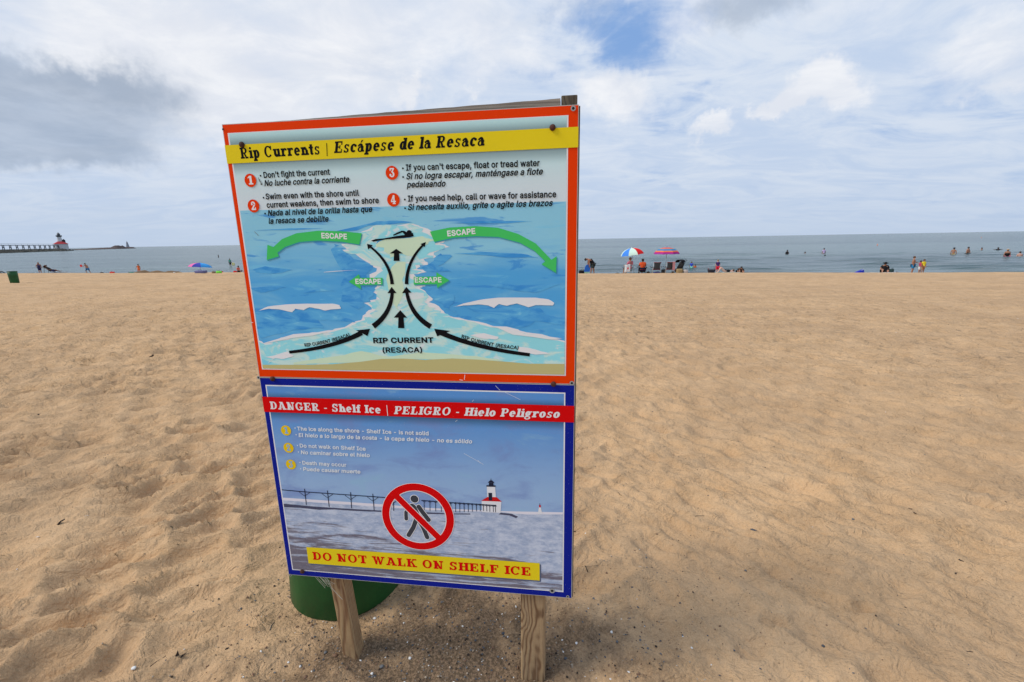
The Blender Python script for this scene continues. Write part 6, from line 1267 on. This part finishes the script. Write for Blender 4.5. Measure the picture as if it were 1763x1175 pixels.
# heap of dug sand on the shore
o = tag(mesh('sand_heap', *(lambda P: ([(P.x+a*3.4, P.y+b*.9, P.z-.1+(.34+.10*perlin(np.array([a*4.]), np.array([b*2.]), 4)[0]*3)*max(0, 1-a*a-b*b)**.8*(.6+.5*math.sin(a*7+1)**2)) for a in np.linspace(-1, 1, 40) for b in np.linspace(-1, 1, 12)], [(i*12+j, (i+1)*12+j, (i+1)*12+j+1, i*12+j+1) for i in range(39) for j in range(11)]))(onbeach(266, 34.2, 467)), mat('damp_sand', (.20, .13, .075), .95, .1, .2, 3, .01), None, True), 'low brown mound of dug sand along the waterline', 'sand mound')

# ==================================================================== pier and lights
ROCK = mat('pier_rock', (.085, .08, .065), .9, .2, .35, .4, .05)
CONC = mat('pier_concrete', (.22, .20, .17), .9, .2, .2, .5)
IRON = mat('catwalk_iron', (.045, .055, .075), .6, .3)
LWHITE = mat('lighthouse_white', (.62, .62, .62), .6, .3, .06, .6); LRED = mat('lighthouse_red', (.45, .03, .035), .55); LBLK = mat('lighthouse_black', (.02, .02, .025), .5)
LP = onwater(97, 434.2); 
LPd = ray(104, 433); LP = Vector((LPd.x, LPd.y, 0)).normalized(); 
_k = 450/Vector((LP.x, LP.y, 0)).dot(Vector((0, 1, 0))); LP = Vector((LP.x*_k, LP.y*_k, WATER_Z))
A0 = Vector((-460-45*1.148-140, 320-170, WATER_Z)); 
nearp = ray(0, 436); nearp = Vector((nearp.x, nearp.y, 0)); nearp *= 330/nearp.y; nearp.z = WATER_Z
axis = (LP-nearp); axis.z = 0; axis.normalize(); side = Vector((-axis.y, axis.x, 0))
pier = tag(empty('pier', LP, math.atan2(axis.y, axis.x)), 'long low rock and concrete pier running out to the lighthouse', 'pier')
mb = MB(); mb.box((-420, -3.2, -2), (14, 3.2, 1.9)); mb.build('deck', CONC, pier)
v = []; f = []; nx = 360
for i in range(nx+1):
    x_ = -420+(446)*i/nx
    tail = max(0, (x_-10)/16)
    for j, (y_, z_) in enumerate([(-9, -1.5), (-7.2, .4), (-5.2, 1.2), (-3.3, 1.75), (3.3, 1.75), (5.5, 1.2), (8, -1.5)]):
        v.append((x_+random.uniform(-.6, .6), y_*(1-.5*min(1, tail))+random.uniform(-.8, .8), (z_+random.uniform(-.7, .7))*(1-.55*min(1, tail))))
f = [(i*7+k, i*7+k+1, (i+1)*7+k+1, (i+1)*7+k) for i in range(nx) for k in range(6)]
rk = mesh('riprap', v, f, ROCK, pier); rk['kind'] = 'stuff'
cw = tag(empty('catwalk', LP, math.atan2(axis.y, axis.x)), 'raised iron catwalk on trestles along the pier to the lighthouse', 'catwalk')
mb = MB(); mb.box((-420, -.7, 5.3), (-4, .7, 5.75)); mb.build('walkway', IRON, cw)
mb = MB()
for s_ in (-.7, .7):
    mb.box((-420, s_-.05, 6.6), (-4, s_+.05, 6.7))
mb.build('railing', IRON, cw)
tproto = None
for i in range(32):
    x_ = -3-13.0*i
    if tproto is None:
        mb = MB(); mb.tube([(0, -.45, 1.9), (0, -.4, 5.3)], .24, 6); mb.tube([(0, .45, 1.9), (0, .4, 5.3)], .24, 6)
        mb.tube([(-1.8, 0, 5.3), (0, 0, 3.9)], .10, 5); mb.tube([(1.8, 0, 5.3), (0, 0, 3.9)], .10, 5); mb.box((-.2, -.5, 3.6), (.2, .5, 3.9)); mb.tube([(0, .7, 5.3), (0, .7, 6.7)], .06, 4)
        tproto = mb.build('trestle', IRON, cw); tproto.location = (x_, 0, 0)
    else:
        c_ = tproto.copy(); C.objects.link(c_); c_.parent = cw; c_.location = (x_, 0, 0)
lh_scale = .84
lh = tag(empty('lighthouse', LP+axis*4-side*.5, math.atan2(axis.y, axis.x)+.35), 'white lighthouse with red roof and black lantern at the end of the pier', 'lighthouse')
mb = MB(); mb.box((-5.5, -5.5, 1.5), (5.5, 5.5, 8.0)); mb.build('wall', LWHITE, lh)
mb = MB(); mb.add([(-6.2, -6.2, 8.0), (6.2, -6.2, 8.0), (6.2, 6.2, 8.0), (-6.2, 6.2, 8.0), (-2, -2, 11.0), (2, -2, 11.0), (2, 2, 11.0), (-2, 2, 11.0)], [(3, 2, 1, 0), (4, 5, 6, 7), (0, 1, 5, 4), (1, 2, 6, 5), (2, 3, 7, 6), (3, 0, 4, 7)]); mb.build('roof', LRED, lh)
mb = MB(); mb.lathe([(2.3, 9.5), (1.85, 16.5)], 8); mb.build('tower', LWHITE, lh)
mb = MB(); mb.lathe([(1.9, 16.3), (2.7, 16.6), (2.7, 17.0), (1.6, 17.0)], 12); mb.build('gallery', LBLK, lh)
mb = MB(); mb.lathe([(2.65, 17.0), (2.65, 17.9)], 12, cap=False); mb.build('gallery_rail', LBLK, lh)
mb = MB(); mb.lathe([(1.35, 17.0), (1.35, 19.0)], 10); mb.build('lantern', mat('lantern_glass', (.10, .12, .14), .15, .6), lh)
mb = MB(); mb.lathe([(1.8, 19.0), (1.2, 19.9), (.4, 20.5), (.2, 21.4), (.02, 21.5)], 12); mb.build('lantern_roof', LBLK, lh)
for x_ in (-3.4, 0, 3.4):
    mb = MB(); mb.box((x_-.55, -5.56, 4.2), (x_+.55, -5.44, 6.0)); mb.build('window', mat('far_window', (.05, .06, .08), .3), lh)
mb = MB(); mb.box((-2.2, -4.3, 8.6), (.6, -2.0, 12.2)); mb.add([(-2.4, -4.5, 12.2), (.8, -4.5, 12.2), (.8, -1.8, 12.2), (-2.4, -1.8, 12.2), (-.8, -3.1, 13.8)], [(0, 1, 4), (1, 2, 4), (2, 3, 4), (3, 0, 4), (3, 2, 1, 0)]); mb.build('stair_house', LBLK, lh)
lh.scale = (lh_scale,)*3
# outer breakwater with a small light
def far(px, dist, z=0): d = ray(px, 430); d = Vector((d.x, d.y, 0)); d *= dist/d.y; d.z = WATER_Z+z; return d
b0, b1 = far(122, 560), far(227, 800)
bw = tag(empty('breakwater', b0, math.atan2(b1.y-b0.y, b1.x-b0.x)), 'low dark rock breakwater beyond the lighthouse', 'breakwater')
Lb = (b1-b0).length; v = []; f = []; nx = 160
for i in range(nx+1):
    t_ = i/nx; hh = (.8+1.7*min(1, t_*1.6))*(1 if .62 > t_ or t_ > .82 else 1.0+1.0*math.sin((t_-.62)/.20*math.pi)**.5)
    for y_, z_ in [(-9, -1.5), (-6, .35), (-2.5, 1), (2.5, 1), (6, .4), (9, -1.5)]: v.append((Lb*t_+random.uniform(-1, 1), y_+random.uniform(-1, 1), max(-1.5, z_*hh*(random.uniform(.75, 1.15)))))
f = [(i*6+k, i*6+k+1, (i+1)*6+k+1, (i+1)*6+k) for i in range(nx) for k in range(5)]
rk = mesh('riprap', v, f, mat('breakwater_rock', (.12, .09, .08), .9, .2, .3, .15, .1), bw); rk['kind'] = 'stuff'
bl = tag(empty('harbour_light', far(221, 790, 2)), 'slim grey tower light on the tip of the breakwater', 'beacon')
mb = MB(); mb.lathe([(2.6, 0), (1.3, 6.5), (1.6, 6.6), (1.6, 6.9)], 8); mb.build('tower', mat('beacon_grey', (.30, .31, .34), .7), bl)
mb = MB(); mb.lathe([(.9, 6.9), (.9, 8.6), (.3, 9.4), (.1, 11)], 8); mb.build('lamp_head', mat('beacon_dark', (.14, .10, .12), .6), bl)

# ==================================================================== small things on the sand
PEB = [mat('pebble_grey', (.13, .13, .13), .7), mat('pebble_brown', (.17, .095, .055), .7), mat('pebble_tan', (.36, .28, .20), .75), mat('pebble_slate', (.06, .068, .08), .6), mat('shell_white', (.72, .70, .66), .6), mat('bark_dark', (.035, .022, .015), .85)]
ico = bmesh.new(); bmesh.ops.create_icosphere(ico, subdivisions=1, radius=1); IV = np.array([v.co[:] for v in ico.verts]); IF = np.array([[v.index for v in f.verts] for f in ico.faces]); ico.free()
def scatter(name, xs, ys, sizes, mats_idx, label, sink=.25, long_=None):
    zs = H(xs, ys); n = len(xs); V = []; Fc = []; MI = []
    for i in range(n):
        s_ = sizes[i]; a = random.random()*6.28; sc = np.array([s_*random.uniform(.8, 1.4)*(long_[i] if long_ is not None else 1), s_*random.uniform(.7, 1.1), s_*random.uniform(.45, .8)])
        q = IV*sc*(1+.16*np.random.RandomState(i).randn(len(IV), 1)); ca, sa_ = math.cos(a), math.sin(a)
        q = np.stack([q[:, 0]*ca-q[:, 1]*sa_, q[:, 0]*sa_+q[:, 1]*ca, q[:, 2]], 1)+[xs[i], ys[i], zs[i]+sc[2]*(.6-sink)]
        V.append(q); Fc.append(IF+i*len(IV)); MI += [mats_idx[i]]*len(IF)
    o = mesh(name, np.concatenate(V), np.concatenate(Fc).tolist(), PEB, None); o.data.polygons.foreach_set('material_index', MI)
    return tag(o, label, 'grit', kind='stuff')
r = np.random.RandomState(5)
n = 8000; xs = -.28+r.randn(n)*.56; ys = 1.45+r.randn(n)*.36
scatter('gravel', xs, ys, (.0011+.0042*r.rand(n)**3.5), r.choice(6, n, p=[.22, .26, .18, .12, .04, .18]), 'fine dark gravel and shell bits in the sand under the board')
n = 2600; rr_ = 1.3+13*r.rand(n)**1.4; aa = r.uniform(-1.05, 1.05, n); xs = rr_*np.sin(aa); ys = rr_*np.cos(aa)
scatter('grit', xs, ys, (.0010+.0018*r.rand(n)**2)*(1+.13*rr_), r.choice(6, n, p=[.18, .2, .06, .12, .03, .41]), 'specks of bark and pebbles scattered over the open beach', long_=1+1.2*r.rand(n))
# larger single pebbles
def pebble(x, y, s_, mi, label, name='pebble', cat='pebble', group=None, long_=1.0, flat=.6):
    q = IV*np.array([s_*long_, s_, s_*flat])*(1+.10*r.randn(len(IV), 1)); a = r.rand()*6.28
    bm = bmesh.new(); vs_ = [bm.verts.new(p_) for p_ in q]; [bm.faces.new([vs_[k] for k in f_]) for f_ in IF]
    bmesh.ops.subdivide_edges(bm, edges=bm.edges[:], cuts=1, use_grid_fill=True, smooth=.9)
    me = bpy.data.meshes.new(name); bm.to_mesh(me); bm.free(); me.materials.append(PEB[mi]); me.polygons.foreach_set('use_smooth', [True]*len(me.polygons))
    o = bpy.data.objects.new(name, me); C.objects.link(o); o.location = (x, y, Hs(x, y)+s_*flat*.35); o.rotation_euler.z = a; return tag(o, label, cat, group)
def gp(px, py):
    d = ray(px, py); k = -EYE/d.z; return d.x*k, d.y*k
CN = ['grey', 'brown', 'tan', 'dark slate', 'white', 'near-black']
_used = {}
PP = [(560, 1121, .009, 0), (657, 1145, .010, 0), (706, 1135, .008, 4), (645, 1063, .0085, 4), (537, 1078, .008, 1), (578, 1131, .012, 1), (805, 1095, .006, 0), (866, 1093, .009, 3), (974, 1136, .010, 3), (1003, 1110, .006, 0), (775, 1152, .006, 2), (525, 1160, .010, 1), (557, 1136, .006, 3), (640, 1157, .007, 4), (696, 1172, .006, 4), (673, 1049, .006, 0), (838, 1020, .006, 0), (866, 1042, .006, 0), (720, 1110, .005, 2), (733, 1168, .006, 2), (830, 1118, .006, 5), (960, 1093, .006, 5), (950, 1125, .006, 1), (620, 1118, .006, 5)]
def _where(px, py):
    if px < 590: a = 'left of the left post'
    elif px < 690: a = 'just right of the left post'
    elif px < 780: a = 'between the posts, nearer the left one'
    elif px < 895: a = 'between the posts, nearer the right one'
    else: a = 'right of the right post'
    return a
for q in PP: _used.setdefault((q[3], _where(q[0], q[1])), []).append(q)
for (mi, wh), L_ in _used.items():
    L_.sort(key=lambda q: q[1])
    for i, (px, py, s_, _) in enumerate(L_):
        pos_ = '' if len(L_) == 1 else (', the farther one' if i == 0 else ', the nearer one') if len(L_) == 2 else (', farthest back', ', the middle one', ', nearest the camera')[min(i, 2)]
        x_, y_ = gp(px, py); pebble(x_, y_, s_*.9, mi, CN[mi]+' pebble in gritty sand '+wh+pos_, group='pebbles in the gritty sand at the posts')
for px, py, s_, mi, lb, lg in [(235, 1170, .011, 4, 'white stone at the bottom edge of view left of the posts', 1.3), (516, 1141, .0075, 4, 'white pebble, right of two, left of the left post', .8), (496, 1137, .006, 4, 'white pebble, left of two, left of the left post', 1.2), (440, 1038, .006, 0, 'pale grey pebble on the sand left of the bin', 1.3), (1112, 962, .009, 0, 'pale blue-grey pebble on the sand right of the board', 1), (1283, 986, .009, 0, 'light grey pebble in open sand, centre right', .9), (1469, 893, .010, 0, 'grey-green pebble on the rippled sand', 1.2), (1418, 1110, .009, 3, 'dark slate pebble near the large footprint', 1), (1062, 1114, .008, 0, 'grey pebble low on the right of the posts', .9), (1008, 932, .008, 4, 'white shell chip close to the board\'s right edge', 1), (1297, 914, .012, 3, 'flat dark stone lying on the right-hand sand', 2.2), (1352, 816, .008, 4, 'white shell fragment high on the right-hand sand', 2), (1532, 885, .007, 1, 'small orange-brown chip on the rippled sand', 1.3), (1567, 789, .007, 1, 'tiny rust-coloured chip far right on the sand', 1.5)]:
    x_, y_ = gp(px, py); pebble(x_, y_, s_*.8, mi, lb, long_=lg)
def twig(pts, rad, label, material=None, name='twig', cat='twig'):
    rad *= .75; mx_ = (sum(q[0] for q in pts)/len(pts), sum(q[1] for q in pts)/len(pts)); pts = [(mx_[0]+(q[0]-mx_[0])*.8, mx_[1]+(q[1]-mx_[1])*.8) for q in pts]
    P = [gp(*q) for q in pts]; c_ = P[len(P)//2]; o = tag(mesh(name, *(lambda mb: (mb.v, mb.f))(MB().tube([(a-c_[0], b-c_[1], Hs(a, b)+rad*.8) for a, b in P], [rad*(1-.35*i/len(P)) for i in range(len(P))], 6)), material or PEB[5], None, True), label, cat); o.location = (c_[0], c_[1], 0); return o
twig([(258, 1163), (271, 1151), (281, 1143), (291, 1137)], .0022, 'curved grey twig on the sand at lower left')
twig([(464, 1091), (468, 1082), (474, 1072)], .0022, 'short blue-grey twig left of the bin', PEB[3])
twig([(99, 910), (107, 906), (116, 903)], .006, 'short thick piece of dark bark at far left')
twig([(55, 722), (62, 719), (69, 716)], .012, 'bark chip on the sand left of the board at mid distance')
twig([(1185, 891), (1200, 888), (1216, 885)], .002, 'thin dark twig right of the board')
twig([(1063, 850), (1068, 856), (1071, 858)], .0025, 'bent bit of bark near the board\'s right edge')
twig([(1648, 969), (1653, 971), (1659, 973)], .0045, 'dark splinter of wood at far right')
twig([(1512, 953), (1518, 957), (1524, 959)], .0018, 'thin brown twig in the right-hand sand')
twig([(1006, 990), (1010, 994), (1012, 996)], .0035, 'black chip of bark beside the board\'s lower right corner')
twig([(1662, 1124), (1670, 1124), (1676, 1125)], .0022, 'dark splinter near the lower right corner')
twig([(1563, 878), (1567, 879), (1571, 880)], .004, 'upper of two black bark chips on the rippled sand')
twig([(1571, 889), (1574, 891), (1577, 892)], .004, 'lower of two black bark chips on the rippled sand')
twig([(257, 617), (262, 618), (266, 617)], .020, 'dark bark lump on the far left sand')
twig([(337, 912), (340, 908), (343, 905)], .004, 'dark splinter on the trampled sand left of the board')
# folded scrap of dark plastic
x_, y_ = gp(312, 1143)
o = tag(empty('plastic_scrap', (x_, y_, Hs(x_, y_)), .3), 'folded scrap of black plastic sticking up from the sand at lower left', 'litter')
mesh('sheet', [(-.020, 0, 0), (-.004, .006, 0), (-.006, .010, .030), (-.010, .0, .002), (.026, .004, .014), (.006, -.004, -.002), (-.020, .001, -.003), (-.004, .0075, -.002)], [(0, 1, 2), (1, 4, 3), (1, 5, 4), (0, 2, 7, 6)], PEB[5], o)
# dry grass and string hanging from the board's bottom edge by the left post
STR = mat('pale_fibre', (.55, .50, .38), .8)
o = tag(empty('dry_grass', SO+sd_*.15+sn_*.01+Vector((0, 0, .40)), AZ), 'wisp of dry grass and pale string caught under the board by the left post', 'grass')
for i in range(9):
    mb = MB(); a = random.uniform(-.02, .02); L_ = random.uniform(.03, .07) if i else .10; e1 = (a+(.05 if i == 0 else random.uniform(-.01, .02)), 0, -L_)
    mb.tube([(a-.03*(i > 0)-.01, 0, .01), ((a+e1[0])/2-.01, -.004, -L_*.5), e1], .0008 if i else .0012, 4); mb.build('blade', STR, o)
